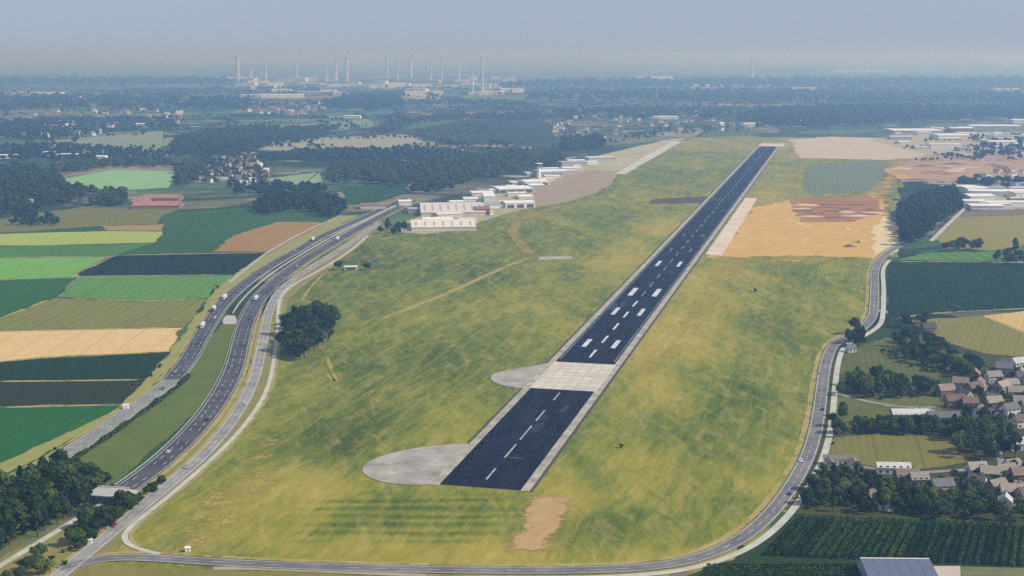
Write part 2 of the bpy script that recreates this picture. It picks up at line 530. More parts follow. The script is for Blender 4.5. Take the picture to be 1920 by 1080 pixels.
def make_grass():
    poly = [tuple(P(*q))[:2] for q in AIRFIELD]
    step = 14.0
    px = [rw_st(Vector((a, b, 0))) for a, b in poly]
    s0, s1 = min(a for a, _ in px), max(a for a, _ in px)
    t0, t1 = min(b for _, b in px), max(b for _, b in px)
    ns, nt = int((s1-s0)/step)+2, int((t1-t0)/step)+2
    idx, verts, inside = {}, [], []
    V = np.array([[tuple(RW(s0+i*step, t0+j*step))[:2] for j in range(nt)] for i in range(ns)])
    ins = np.array([[in_poly(V[i, j, 0], V[i, j, 1], poly) for j in range(nt)] for i in range(ns)])
    faces = []
    for i in range(ns-1):
        for j in range(nt-1):
            if ins[i, j] or ins[i+1, j] or ins[i, j+1] or ins[i+1, j+1]:
                q = []
                for a, b in ((i, j), (i, j+1), (i+1, j+1), (i+1, j)):
                    if (a, b) not in idx:
                        idx[(a, b)] = len(verts); verts.append((V[a, b, 0], V[a, b, 1], 0.0))
                    q.append(idx[(a, b)])
                faces.append(q)
    X = np.array(verts)
    dry = np.zeros(len(X))
    for (uv, rx, ry, k) in BLOBS:
        c = P(*uv)
        # long axis along the runway
        dx, dy = X[:, 0]-c.x, X[:, 1]-c.y
        a = dx*RN.x+dy*RN.y; b = dx*RD.x+dy*RD.y
        dry += k*np.exp(-0.5*((a/rx)**2+(b/ry)**2))
    me = mesh_np('grass', X, np.array(faces))
    if me.polygons[0].normal.z < 0: me.flip_normals()
    at = me.attributes.new('dryness', 'FLOAT', 'POINT')
    at.data.foreach_set('value', dry.astype(np.float32))
    mp = [tuple(P(*q))[:2] for q in ((600, 928), (955, 930), (940, 1016), (545, 1012))]
    mow_v = np.array([1.0 if in_poly(x, y, mp) else 0.0 for x, y, _ in X])
    am = me.attributes.new('mown', 'FLOAT', 'POINT')
    am.data.foreach_set('value', mow_v.astype(np.float32))
    t = NT('airfield_grass')
    p = t.pos()
    a = t.n('ShaderNodeAttribute', attribute_name='dryness').outputs['Fac']
    mow = t.noise(t.mapping(p, -RW_ROT, (0.16, 1, 1)), 0.03, 4, 0.6)
    cross = t.noise(t.mapping(p, 0.15, (1, 0.22, 1)), 0.055, 5, 0.65, 0.8)
    big = t.noise(t.mapping(p, -0.2, (1, 0.3, 1)), 0.012, 5, 0.62, 0.5)
    fine = t.noise(t.mapping(p, 0.3, (1, 0.25, 1)), 0.2, 5, 0.75)
    d = t.math('ADD', a, t.map(big, 0.32, 0.68, -0.5, 0.5))
    d = t.math('ADD', d, t.map(mow, 0.3, 0.7, -0.22, 0.22))
    d = t.math('ADD', d, t.map(cross, 0.3, 0.7, -0.34, 0.34))
    d = t.math('ADD', d, t.map(fine, 0.3, 0.7, -0.34, 0.34))
    tiny = t.noise(p, 0.55, 4, 0.8)
    d = t.math('ADD', d, t.map(tiny, 0.3, 0.7, -0.26, 0.26))
    mown = t.n('ShaderNodeAttribute', attribute_name='mown').outputs['Fac']
    sp = t.n('ShaderNodeSeparateXYZ'); t.put(sp.inputs[0], p)
    wob = t.math('ADD', sp.outputs[1], t.map(t.noise(t.mapping(p, 0.0, (0.25, 1, 1)), 0.06, 3), 0, 1, -7, 7))
    lines = t.math('ADD', t.math('MULTIPLY', t.math('SINE', t.math('MULTIPLY', wob, 2*math.pi/13.0)), 0.34), -0.3)
    d = t.math('ADD', d, t.math('MULTIPLY', lines, mown))
    d = t.math('ADD', t.math('MULTIPLY', d, 1.0), -0.36)
    G = lambda r, g, b: mute(alb((r, g, b), 760, 1.0), 0.08)
    blot = t.noise(t.mapping(p, 0.35, (1, 0.22, 1)), 0.10, 4, 0.7, 1.2)
    d = t.math('ADD', d, t.map(blot, 0.3, 0.7, -0.32, 0.32))
    col = t.ramp(t.map(d, -1.3, 1.3), [
        (0.0, G(74, 98, 50)), (0.24, G(96, 116, 60)), (0.42, G(118, 129, 70)), (0.56, G(138, 138, 82)),
        (0.72, G(152, 145, 88)), (0.88, G(166, 152, 100)), (1.0, G(180, 162, 118))])
    straw = t.noise(t.mapping(p, 1.35, (0.26, 1, 1)), 0.10, 6, 0.75, 0.8)
    straw2 = t.noise(t.mapping(p, -RW_ROT, (0.12, 1, 1)), 0.13, 6, 0.75, 0.3)
    col = t.mix(t.map(straw, 0.5, 0.78, 0, 0.55), col, G(182, 166, 118))
    col = t.mix(t.map(straw2, 0.5, 0.78, 0, 0.6), col, G(176, 156, 106))
    col = t.mix(t.map(tiny, 0.55, 0.8, 0, 0.5), col, G(72, 92, 46))
    me.materials.append(t.done(col, 0.95, 0.05, bump=fine, bump_dist=0.6))
    return setp(obj('airfield_grass', me, loc=(0, 0, 0.015)), 'mottled green and straw grass of the airfield', kind='structure')
make_grass()

# ------------------------------------------------------------------ fields (pixel outlines, colours read off the photograph)
FIELDS = [
    # left of the motorway
    ([(-40, 765), (250, 758), (222, 785), (165, 822), (90, 868), (-40, 915)], (36, 104, 36), (46, 112, 40), 0.1, 'bright green crop field above the dark wood by the motorway'),
    ([(-40, 716), (292, 712), (250, 757), (-40, 764)], (66, 76, 52), (58, 76, 46), 0.0, 'dull brown green strip between two brighter green crops'),
    ([(-40, 682), (100, 670), (318, 660), (292, 711), (-40, 716)], (36, 74, 42), (50, 84, 50), 0.0, 'dark green leafy crop below the pale stubble field'),
    ([(-40, 622), (345, 614), (318, 659), (100, 669), (-40, 681)], (216, 170, 118), (222, 182, 136), 0.0, 'pale orange stubble field beside the motorway'),
    ([(-40, 612), (102, 558), (240, 566), (392, 560), (372, 588), (345, 613), (-40, 621)], (136, 132, 74), (110, 128, 66), 0.05, 'olive brown ripening field above the pale stubble'),
    ([(150, 519), (440, 516), (415, 540), (392, 559), (240, 565), (104, 557)], (86, 146, 68), (98, 142, 70), 0.0, 'fresh green strip below the dark blue green plot'),
    ([(-40, 527), (148, 520), (102, 557), (-40, 611)], (52, 106, 70), (66, 118, 74), 0.3, 'deep green wedge of crop beside the olive brown field'),
    ([(-40, 484), (200, 482), (142, 514), (150, 518), (-40, 526)], (100, 164, 76), (112, 172, 84), 0.0, 'brightest light green meadow left of the dark plot'),
    ([(144, 513), (218, 479), (515, 474), (470, 500), (441, 515), (150, 518)], (46, 74, 74), (52, 84, 70), 0.0, 'dark blue green plot ending at the motorway'),
    ([(-40, 463), (290, 456), (216, 479), (200, 481), (-40, 483)], (86, 138, 76), (78, 124, 70), 0.0, 'mid green strip under the yellow green stripe'),
    ([(-40, 440), (200, 433), (305, 434), (290, 455), (-40, 462)], (150, 178, 104), (160, 170, 110), 0.0, 'yellow green stripe of ripening grass'),
    ([(190, 424), (310, 420), (305, 433), (200, 432)], (164, 148, 108), (150, 130, 96), 0.0, 'small tan strip of stubble above the yellow green stripe'),
    ([(310, 400), (420, 392), (560, 386), (668, 402), (610, 424), (520, 472), (218, 478), (290, 456), (308, 434)], (64, 108, 86), (74, 116, 90), 0.5, 'large teal green beet field below the red farm roofs'),
    ([(398, 472), (436, 442), (520, 416), (598, 416), (612, 423), (518, 472)], (168, 130, 90), (150, 128, 90), 0.2, 'brown diamond shaped ploughed plot inside the teal field'),
    ([(60, 400), (180, 385), (240, 396), (350, 388), (310, 402), (300, 420), (190, 424), (-40, 440), (-40, 418)], (128, 128, 108), (110, 126, 104), 0.0, 'grey green rough pasture by the red farm'),
    ([(90, 341), (212, 318), (330, 322), (318, 352), (210, 358)], (142, 182, 122), (120, 176, 130), 0.0, 'light green meadow ringed by trees'),
    ([(80, 265), (310, 245), (320, 268), (300, 282), (140, 290)], (140, 156, 142), (128, 146, 130), 0.0, 'pale sage field far beyond the ringed meadow'),
    ([(500, 335), (600, 322), (608, 345), (520, 352)], (146, 172, 120), (128, 156, 112), 0.0, 'small pale green meadow left of the long wood'),
    ([(500, 262), (760, 252), (800, 268), (790, 280), (560, 284), (470, 280)], (150, 160, 144), (158, 156, 148), 0.0, 'long pale grey green field in front of the far woods'),
    ([(500, 238), (690, 222), (710, 236), (560, 254)], (100, 150, 128), (140, 150, 140), 0.0, 'narrow green field edged with pale soil'),
    ([(760, 246), (900, 218), (1060, 226), (1080, 246), (1040, 270), (830, 272), (800, 262)], (92, 120, 118), (84, 112, 112), 0.0, 'broad blue green field beyond the airport'),
    ([(800, 213), (960, 208), (1010, 214), (900, 219)], (150, 144, 158), (140, 136, 150), 0.0, 'thin mauve strip of bare soil beyond the blue green field'),
    ([(640, 352), (760, 336), (770, 362), (690, 384), (650, 384)], (74, 112, 112), (64, 104, 100), 0.0, 'blue green plot in front of the long wood'),
    # right of the airfield
    ([(1560, 640), (1960, 660), (1960, 1000), (1520, 975), (1470, 955), (1530, 850), (1550, 740)], (64, 84, 44), (88, 92, 58), 0.3, 'shady green gardens of the village'),
    ([(1664, 492), (1720, 489), (1960, 494), (1960, 576), (1745, 588), (1700, 600), (1664, 604)], (42, 80, 72), (50, 88, 72), 0.0, 'dark green maize field beside the white cycle path'),
    ([(1672, 488), (1738, 474), (1860, 472), (1880, 490), (1720, 488)], (84, 138, 100), (98, 146, 106), 0.0, 'narrow bright green strip above the dark maize'),
    ([(1752, 448), (1795, 405), (1960, 398), (1960, 455), (1860, 470), (1780, 468)], (134, 138, 84), (150, 142, 96), 0.0, 'olive yellow pasture behind the dark hedge'),
    ([(1800, 396), (1960, 390), (1960, 402), (1796, 408)], (138, 128, 118), (120, 116, 108), 0.0, 'grey brown ploughed strip by the white halls'),
    ([(1700, 600), (1838, 592), (1960, 640), (1960, 672), (1850, 664), (1760, 640)], (138, 136, 86), (124, 124, 78), 0.4, 'olive stubble behind the village trees'),
    ([(1840, 592), (1960, 578), (1960, 640)], (206, 170, 114), (196, 166, 110), 0.4, 'golden triangle of ripe grain at the village edge'),
    ([(1585, 660), (1660, 632), (1780, 655), (1850, 690), (1740, 715), (1600, 720), (1570, 700)], (114, 122, 72), (78, 98, 50), 0.2, 'mown meadow between the village groves'),
    ([(1566, 745), (1760, 742), (1770, 765), (1740, 800), (1560, 806)], (116, 124, 70), (84, 100, 50), 0.0, 'small garden meadow in front of the grey barn'),
    ([(1560, 820), (1640, 812), (1800, 812), (1815, 868), (1700, 884), (1545, 858)], (110, 122, 58), (132, 122, 66), 0.2, 'large sunny paddock in the middle of the village'),
    ([(1480, 962), (1960, 985), (1960, 1160), (1250, 1160), (1260, 1090), (1380, 1046), (1450, 985)], (46, 74, 32), (58, 82, 38), 0.0, 'green ground under the orchards'),
    # between and beside the motorway carriageways
    ([(432, 596), (448, 600), (428, 680), (392, 745), (340, 800), (260, 872), (190, 925), (60, 1010), (-40, 1010), (-40, 905), (120, 860), (250, 772), (330, 700), (392, 630)], (74, 112, 46), (110, 118, 56), 0.6, 'green wedge of verge between the two carriageways'),
    ([(-60, 1180), (-60, 1075), (120, 985), (215, 938), (400, 780), (480, 640), (520, 545), (690, 425), (720, 425), (545, 560), (530, 620), (520, 720), (430, 850), (230, 1015), (80, 1180)], (142, 134, 102), (124, 128, 82), 0.6, 'dry beige verge beside the motorway'),
    ([(640, 404), (672, 404), (480, 506), (410, 560), (330, 680), (230, 780), (-40, 912), (-40, 890), (220, 765), (318, 664), (400, 545), (470, 495)], (148, 148, 108), (136, 144, 92), 0.6, 'pale grassy bank along the far side of the motorway'),
    ([(-60, 1210), (160, 1062), (420, 1068), (700, 1082), (1000, 1088), (1240, 1085), (1240, 1210)], (112, 116, 60), (138, 126, 78), 0.0, 'rough verge below the ring road'),
    # airfield soil and beyond
    ([(1330, 484), (1400, 392), (1480, 372), (1660, 372), (1672, 400), (1684, 465), (1630, 484), (1480, 480)], (204, 160, 108), (186, 154, 112), 0.2, 'orange bare soil of the building site beside the runway'),
    ([(1480, 372), (1640, 368), (1655, 400), (1600, 416), (1500, 416), (1488, 396)], (140, 104, 82), (176, 138, 104), 0.2, 'churned dark brown soil in the building site'),
    ([(1625, 484), (1636, 430), (1668, 405), (1690, 462), (1664, 484)], (206, 178, 146), (214, 190, 160), 0.2, 'pale trampled soil at the site corner'),
    ([(1650, 318), (1700, 306), (1800, 300), (1920, 306), (1960, 330), (1800, 334), (1690, 336)], (182, 146, 120), (200, 160, 120), 0.2, 'rust coloured earthworks near the warehouses'),
    ([(1480, 262), (1560, 256), (1690, 260), (1760, 272), (1745, 296), (1660, 300), (1500, 296)], (176, 164, 142), (186, 172, 150), 0.2, 'sandy beige flat ground past the runway end'),
    ([(1516, 308), (1640, 302), (1660, 318), (1650, 360), (1510, 364), (1505, 340)], (108, 134, 92), (122, 138, 92), 0.2, 'green rectangle of grass beside the runway end'),
]
for i, (pix, c1, c2, rot, lab) in enumerate(FIELDS):
    vm = sum(q[1] for q in pix) / len(pix)
    a, b = mute(alb(c1, vm)), mute(alb(c2, vm))
    soil = any(w in lab for w in ('soil', 'earth', 'sandy'))
    verge = 'verge' in lab or 'bank' in lab or 'garden' in lab or 'orchards' in lab
    nm = 'bare_soil' if soil else ('verge' if 'verge' in lab or 'bank' in lab else 'field')
    sheet(nm, pix, 0.03 + 0.004*i, field_mat('field_cover', a, b, rot, 5.0 if vm > 600 else (16.0 if 'maize' in lab else 9.0), 0.0 if soil or verge else (0.75 if 'maize' in lab else 0.28), 0.03 if verge or soil else 0.012, tram=not (soil or verge), pale=0.6 if soil else 0.0), lab, fringe=2.0 if 'corner' in lab or verge else 7.0 if soil else 3.5*(1.0 if vm > 420 else 1.5), rough=3.5 if soil and vm < 600 else 1.1)

# ------------------------------------------------------------------ runway
GA = lambda c, v: alb(c, v, 1.0)
M_ASPH = (lambda t: t.done(t.mix(t.map(t.noise(t.pos(), 0.05, 6, 0.7), 0.42, 0.72, 0, 0.55), t.mix(t.map(t.noise(t.mapping(t.pos(), -RW_ROT, (0.05, 1, 1)), 0.2, 5, 0.65), 0.35, 0.7), (0.004, 0.005, 0.015), (0.018, 0.021, 0.042)), (0.028, 0.030, 0.046)), 0.9, 0.04,
                           bump=t.noise(t.pos(), 0.5, 3), bump_dist=0.05))(NT('runway_asphalt'))
M_SHOULDER = plain_mat('shoulder_concrete', GA((160, 156, 152), None), 0.38, 0.09)
M_SLAB = plain_mat('runway_concrete', (0.56, 0.51, 0.44), 0.2, 0.07)
M_PAD = plain_mat('turning_pad_concrete', (0.35, 0.32, 0.28), 0.38, 0.06)
M_PAINT = plain_mat('worn_white_paint', (0.56, 0.57, 0.60), 0.45, 0.3)
M_WORN = plain_mat('half_worn_paint', (0.36, 0.37, 0.41), 0.55, 0.2)
M_FADE = plain_mat('faded_white_paint', (0.16, 0.18, 0.23), 0.6, 0.2)
M_DARKEDGE = plain_mat('dark_drain_edge', (0.075, 0.066, 0.055), 0.3, 0.1)

sec_a, sec_b = rw_st(P(1045, 731))[0], rw_st(P(1102, 682))[0]       # pale concrete section of the runway
def strip(name, s0, s1, t0, t1, z, mat, parent=None, label=None, kind=None):
    c = RW((s0+s1)/2, (t0+t1)/2)
    me = mesh_from(name, [tuple(Vector(q) - c) for q in rw_rect(s0, s1, t0, t1, 0)], [(0, 1, 2, 3)], mat)
    if me.polygons[0].normal.z < 0: me.flip_normals()
    o = obj(name, me, parent, loc=(c.x, c.y, z))
    if kind: o['kind'] = kind
    if label: o['label'] = label
    return o
Z_RW = 0.34
runway = strip('runway', 0, RW_LEN, -RW_HALF, RW_HALF, Z_RW, M_ASPH, None, 'long dark asphalt runway with white markings', 'structure')
def rpart(name, s0, s1, t0, t1, dz, mat, label=None, kind=None):
    o = strip(name, s0, s1, t0, t1, 0, mat)
    c = o.location.copy()
    o.parent = runway
    o.location = (c.x - runway.location.x, c.y - runway.location.y, dz)
    if label: o['label'] = label
    if kind: o['kind'] = kind
    return o
for sg in (-1, 1):
    a, b = sorted((sg*RW_HALF, sg*(RW_HALF+5.2)))
    rpart('shoulder', -2, RW_LEN, a, b, -0.025, M_SHOULDER)
    a, b = sorted((sg*(RW_HALF+5.2), sg*(RW_HALF+7.2)))
    rpart('drain_strip', -2, RW_LEN, a, b, -0.05, M_DARKEDGE)
rpart('concrete_section', sec_a, sec_b, -RW_HALF-0.8, RW_HALF+1.5, 0.03, M_SLAB, 'pale concrete band across the dark runway')
M_JOINT = plain_mat('slab_joint', (0.43, 0.40, 0.35), 0.3, 0.3)
nb = 6
for k in range(1, nb):
    tt = -RW_HALF + k*2*RW_HALF/nb
    rpart('slab_joint', sec_a+0.5, sec_b-0.5, tt-0.35, tt+0.35, 0.055, M_JOINT)
for k in range(1, 8):
    ss = sec_a + k*(sec_b-sec_a)/8
    rpart('slab_joint', ss-0.4, ss+0.4, -RW_HALF, RW_HALF, 0.07, M_JOINT)
# centre line of the near section with its arrow heads
for u, v, L in ((915, 889, 22), (951, 846, 30), (983, 812, 34), (1010, 780, 28), (1042, 744, 22)):
    s, _ = rw_st(P(u, v))
    rpart('centreline_dash', s-L/2, s+L/2, -0.55, 0.55, 0.04, M_WORN)
# repaired patches of asphalt
rk = random.Random(3)
for k in range(26):
    s, tt = rk.uniform(10, RW_LEN*0.6), rk.uniform(-20, 20)
    if sec_a-40 < s < sec_b+5: continue
    tt = max(-19, min(19, tt))
    rpart('asphalt_patch', s, s+rk.uniform(10, 40), tt-rk.uniform(1.5, 4), tt+rk.uniform(1.5, 4), 0.012+0.0006*k, plain_mat('patched_asphalt', (lambda b: (b, b*1.08, b*1.7))(rk.choice([0.007, 0.010, 0.024, 0.032])), 0.3, 0.2))
# a thin line crossing to the right edge
s, _ = rw_st(P(975, 852))
rpart('hold_line', s-9, s-8.2, 2, 12, 0.04, M_FADE)
# touchdown zone and aiming point pairs
for v, w, L in ((646, 4.0, 32), (585, 3.8, 36), (548, 5.0, 46), (494, 3.8, 40), (468, 2.0, 30), (440, 1.8, 30)):
    s, _ = rw_st(P(1150 + (646-v)*0.5, v))
    for sg in (-1, 1):
        tc = sg*12.2
        rpart('touchdown_mark', s-L/2, s+L/2, tc-w/2, tc+w/2, 0.04, M_PAINT if v > 480 else M_FADE)
# centre dashes beyond the concrete
s = sec_b + 22
while s < RW_LEN - 40:
    first = s < sec_b + 260
    rpart('centreline_dash', s, s+30, -1.0 if first else -0.8, 1.0 if first else 0.8, 0.04, M_PAINT if (first and int(s) % 2) else M_FADE)
    s += 58
# rubber-dark, lighter wheel lines far along
for tt in (-7.5, 7.5):
    rpart('edge_line', sec_b+10, RW_LEN-20, tt*2.9-0.5, tt*2.9+0.5, 0.03, M_FADE)
# pale end strip at the far threshold
rpart('threshold_bar', RW_LEN-60, RW_LEN+60, -26, 38, 0.03, M_SLAB)

# turning pads
def pad(name, pix, z, mat, label):
    pts = smooth_line([P(*q) for q in pix], 5)
    me = mesh_from(name, [(q.x, q.y, 0) for q in pts], [tuple(range(len(pts)))], mat)
    if me.polygons[0].normal.z < 0: me.flip_normals()
    return setp(obj(name, me, loc=(0, 0, z)), label, kind='structure')
pad('turning_pad', [(880, 832), (830, 833), (770, 842), (715, 853), (678, 868), (668, 880), (680, 897), (720, 908), (770, 912), (830, 914), (850, 900)], 0.303, M_PAD, 'rounded grey concrete turning pad at the near runway end')
pad('turning_pad', [(1050, 676), (1010, 686), (960, 692), (918, 700), (914, 710), (930, 722), (965, 730), (1000, 733), (1020, 720)], 0.303, M_PAD, 'smaller pointed concrete turning pad beside the pale band')

# tan strip before the runway end
worn_sheet('bare_soil', [(978, 928), (1100, 927), (1082, 958), (1045, 1040), (930, 1042), (955, 985)], 0.26, field_mat('tan_strip', mute(alb((184, 148, 104)), 0.1), mute(alb((164, 138, 92)), 0.1), 0.3, 4, 0.0, 0.06, False, 0.5), 'tan patch of bare soil in line with the runway', 10.0, 0.82)
# broken tan ground where the grass has worn away
for pix, c1, c2, cov, lab in [
    ([(1420, 470), (1440, 400), (1470, 330), (1500, 300), (1520, 320), (1500, 370), (1470, 400), (1440, 470)], (186, 158, 98), (166, 150, 92), 0.55, 'broken straw coloured ground between runway and soil site'),
    ([(1590, 366), (1640, 330), (1660, 296), (1720, 296), (1700, 340), (1680, 400), (1650, 380)], (184, 160, 126), (166, 146, 112), 0.55, 'broken tan ground between grass rectangle and earthworks'),
    ([(1640, 312), (1720, 290), (1960, 286), (1960, 345), (1800, 350), (1720, 345)], (178, 156, 136), (160, 146, 124), 0.6, 'broken rusty ground round the earthworks'),
    ([(1330, 486), (1480, 478), (1640, 484), (1630, 498), (1480, 496), (1340, 500)], (182, 156, 100), (160, 146, 90), 0.5, 'straw edge where the soil site meets the grass'),
    ([(1620, 262), (1700, 250), (1960, 246), (1960, 296), (1760, 300)], (176, 170, 164), (156, 152, 148), 0.75, 'pale hard ground round the warehouses'),
    ([(1800, 352), (1960, 346), (1960, 394), (1806, 398)], (176, 174, 170), (150, 150, 146), 0.75, 'pale yard ground round the works halls'),
    ([(250, 1040), (300, 970), (450, 850), (530, 730), (560, 740), (560, 900), (480, 1000), (400, 1045)], (172, 152, 98), (156, 144, 88), 0.42, 'straw coloured patches in the left airfield grass'),
    ([(860, 800), (1000, 650), (1180, 520), (1300, 380), (1330, 380), (1230, 510), (1060, 660), (960, 740), (880, 830)], (178, 154, 92), (160, 146, 84), 0.40, 'straw coloured margin along the left of the runway'),
    ([(1010, 920), (1140, 760), (1330, 500), (1420, 490), (1300, 640), (1200, 760), (1090, 930)], (176, 152, 86), (158, 144, 80), 0.42, 'straw coloured margin along the right of the runway')]:
    vm = sum(q[1] for q in pix)/len(pix)
    worn_sheet('bare_soil' if 'straw' not in lab else 'dry_grass', pix, 0.216 + 0.0012*(len(lab) % 12), field_mat('worn_ground', mute(alb(c1, vm), 0.1), mute(alb(c2, vm), 0.1), 0.3, 4, 0.0, 0.05, False), lab, 16.0 if vm > 560 else 30.0, cov)
# cream spoil along the right side of the runway
s0, s1 = rw_st(P(1345, 478))[0], rw_st(P(1425, 372))[0]
strip('spoil_strip', s0, s1, RW_HALF+10, RW_HALF+30, 0.26, plain_mat('cream_soil', (0.62, 0.52, 0.40), 0.2, 0.04), None, 'cream strip of spread soil along the runway', 'structure')
# dark crossing taxiway stub left of the runway
sheet('taxiway', [(1215, 382), (1225, 374), (1330, 368), (1322, 381)], 0.25, plain_mat('old_asphalt', alb((96, 98, 104), 378), 0.2, 0.02), 'dark grey stub of taxiway joining the runway')
sheet('taxiway', [(1150, 327), (1172, 327), (1278, 266), (1262, 264)], 0.3, plain_mat('pale_taxiway', (0.50, 0.48, 0.43), 0.2, 0.02), 'pale straight taxiway leading to the runway far end', rough=0.2)
sheet('taxiway', [(1010, 482), (1072, 480), (1074, 486), (1010, 488)], 0.25, plain_mat('pale_slab', (0.34, 0.35, 0.26), 0.2, 0.05), 'short pale slab lying in the grass')
sheet('apron', [(985, 376), (1010, 350), (1060, 330), (1110, 318), (1160, 322), (1148, 345), (1120, 362), (1060, 380), (1010, 388)], 0.27, field_mat('mauve_apron', mute(alb((158, 146, 144), 355)), mute(alb((150, 142, 130), 355)), 0.3, 9, 0.0, 0.02, False), 'mauve grey apron in front of the airport halls', fringe=4.0)
sheet('apron', [(1000, 340), (1050, 312), (1130, 290), (1250, 262), (1290, 258), (1258, 268), (1160, 320), (1110, 330), (1040, 348)], 0.24, plain_mat('far_apron', alb((160, 160, 158), 310), 0.2, 0.01), 'light grey apron and taxiways by the terminal')

sheet('apron', [(742, 436), (752, 420), (800, 398), (880, 372), (950, 348), (1010, 330), (1030, 336), (1010, 388), (960, 398), (910, 414), (860, 432), (800, 440)], 0.21, field_mat('airport_paving', mute(alb((172, 168, 154), 400)), mute(alb((146, 146, 130), 400)), 0.1, 9, 0.0, 0.03, False), 'pale paved ground round the airport halls', fringe=6.0)

# ------------------------------------------------------------------ roads
M_ROAD = plain_mat('motorway_asphalt', (0.075, 0.074, 0.085), 0.42, 0.05)
M_ROAD2 = plain_mat('grey_road', (0.17, 0.16, 0.16), 0.35, 0.05)
M_ROADP = plain_mat('worn_pale_road', (0.27, 0.255, 0.235), 0.35, 0.05)
M_CYCLE = plain_mat('pale_cycle_path', (0.47, 0.465, 0.39), 0.2, 0.08)
M_TRACK = plain_mat('dirt_track', (0.34, 0.31, 0.19), 0.2, 0.08)
M_CONC = plain_mat('weathered_concrete', (0.42, 0.41, 0.38), 0.2, 0.2)
M_LINE = plain_mat('road_paint', (0.62, 0.62, 0.62), 0.2, 0.4)

def road(name, pix, width, z, mat, label, marks='two', path=None):
    line = path or smooth_line([P(*q) for q in pix])
    o = obj(name, ribbon_mesh(name, line, -width/2, width/2, 0, mat), loc=(0, 0, z))
    setp(o, label, kind='structure')
    h = width/2
    if marks:
        for sg in (-1, 1):
            e = sg*(h-0.9)
            obj('edge_line', ribbon_mesh('edge_line', line, e-0.16, e+0.16, 0.03, M_LINE), o)
    if marks == 'motorway':
        for off in (-h+4.6, h-4.6):
            setp(obj('lane_dashes', dashes_mesh('lane_dashes', line, off, 0.3, 0.03, M_LINE, 5, 10), o), kind='stuff')
    elif marks == 'two':
        setp(obj('lane_dashes', dashes_mesh('lane_dashes', line, 0, 0.25, 0.03, M_LINE, 5, 8), o), kind='stuff')
    return line, o

LEFT = [(760, 372), (715, 393), (668, 415), (605, 443), (550, 474), (500, 503), (455, 535), (422, 565), (398, 597), (376, 633), (350, 678), (322, 712), (285, 742), (230, 780), (165, 825), (95, 868), (20, 905), (-80, 950)]
RIGHT = [(775, 376), (730, 398), (690, 419), (630, 453), (575, 486), (525, 522), (487, 560), (466, 595), (453, 635), (441, 685), (420, 732), (385, 784), (330, 843), (270, 893), (222, 926), (200, 940)]
ACCESS = [(712, 418), (640, 468), (575, 508), (530, 540), (506, 580), (494, 635), (480, 700), (455, 758), (420, 810), (370, 865), (310, 915), (250, 965), (205, 1003), (165, 1036), (110, 1080), (40, 1140)]
CYCLE_L = [(690, 442), (650, 475), (590, 512), (548, 535), (525, 562), (520, 620), (513, 680), (499, 735), (465, 790), (420, 840), (365, 890), (300, 945), (240, 990), (216, 1014), (228, 1030), (300, 1040)]
RING = [(110, 1068), (180, 1040), (260, 1045), (400, 1055), (600, 1064), (800, 1069), (1000, 1071), (1180, 1068), (1290, 1055), (1375, 1022), (1438, 972), (1487, 908), (1517, 850), (1533, 790), (1541, 730), (1548, 685), (1562, 648), (1592, 630), (1620, 614), (1637, 590), (1640, 545), (1642, 505), (1662, 476), (1712, 448), (1762, 414), (1805, 378), (1830, 350)]

l_left, road_left = road('motorway', LEFT, 14.5, 0.30, M_ROAD, 'left motorway carriageway running past the striped fields', 'motorway')
l_right, road_right = road('motorway', RIGHT, 15.0, 0.28, M_ROAD, 'right motorway carriageway entering the concrete tunnel portal', 'motorway')
l_acc, road_acc = road('road', ACCESS, 9.0, 0.36, M_ROADP, 'worn pale access road beside the motorway')
l_cyc, _ = road('cycle_path', CYCLE_L, 3.2, 0.33, M_CYCLE, 'thin pale cycle path between access road and airfield grass', None)
l_ring, road_ring = road('road', RING, 9.5, 0.38, M_ROAD2, 'grey ring road curving round the near end of the airfield')
nr = normals(l_ring)
cyc2 = [p + n*9.2 for p, n in zip(l_ring, nr)]
k0 = next(i for i, p in enumerate(l_ring) if p.x > P(900, 1070).x)
k1 = next(i for i, p in enumerate(l_ring) if p.y > P(1562, 648).y)
setp(obj('cycle_path', ribbon_mesh('cycle_path', cyc2, -2.1, 2.1, 0, M_CYCLE, k0, k1), loc=(0, 0, 0.33)), 'white cycle path outside the ring road bend', kind='structure')
road('cycle_path', [(1588, 646), (1622, 630), (1648, 612), (1655, 595), (1657, 545), (1656, 505), (1668, 488)], 4.5, 0.34, M_CYCLE, 'white cycle path in front of the dark maize field', None)
road('path', [(1746, 452), (1770, 428), (1812, 388)], 6.0, 0.27, M_CYCLE, 'pale lane running to the white halls', None)
road('path', [(-60, 1098), (0, 1062), (60, 1026), (110, 995), (158, 964), (205, 938)], 4.0, 0.33, M_CYCLE, 'pale footpath through the trees to the tunnel portal', None)
road('path', [(400, 1066), (460, 1065), (560, 1070), (800, 1080)], 4.0, 0.25, M_TRACK, 'sandy strip beside the ring road junction', None)
M_DIRT = field_mat('trodden_dirt', mute(alb((166, 156, 110), 520)), mute(alb((140, 138, 86), 520)), 0.2, 4, 0.0, 0.05, False)
soft_ribbon('track', smooth_line([P(*q) for q in [(700, 604), (770, 578), (850, 545), (920, 513), (985, 486), (1010, 482)]]), 13, 0.23, M_DIRT, 'faint sandy track crossing the airfield grass')
soft_ribbon('track', smooth_line([P(*q) for q in [(1000, 482), (975, 455), (962, 430), (985, 408), (1060, 384)]]), 26, 0.22, field_mat('faded_track', mute(alb((150, 138, 110), 430)), mute(alb((136, 134, 96), 430)), 0.2, 4, 0.0, 0.05, False), 'faded brown curve of an old taxiway')
soft_ribbon('track', smooth_line([P(*q) for q in [(690, 440), (600, 520), (560, 570)]]), 5, 0.22, M_DIRT, 'narrow sandy track on the grass by the copse')
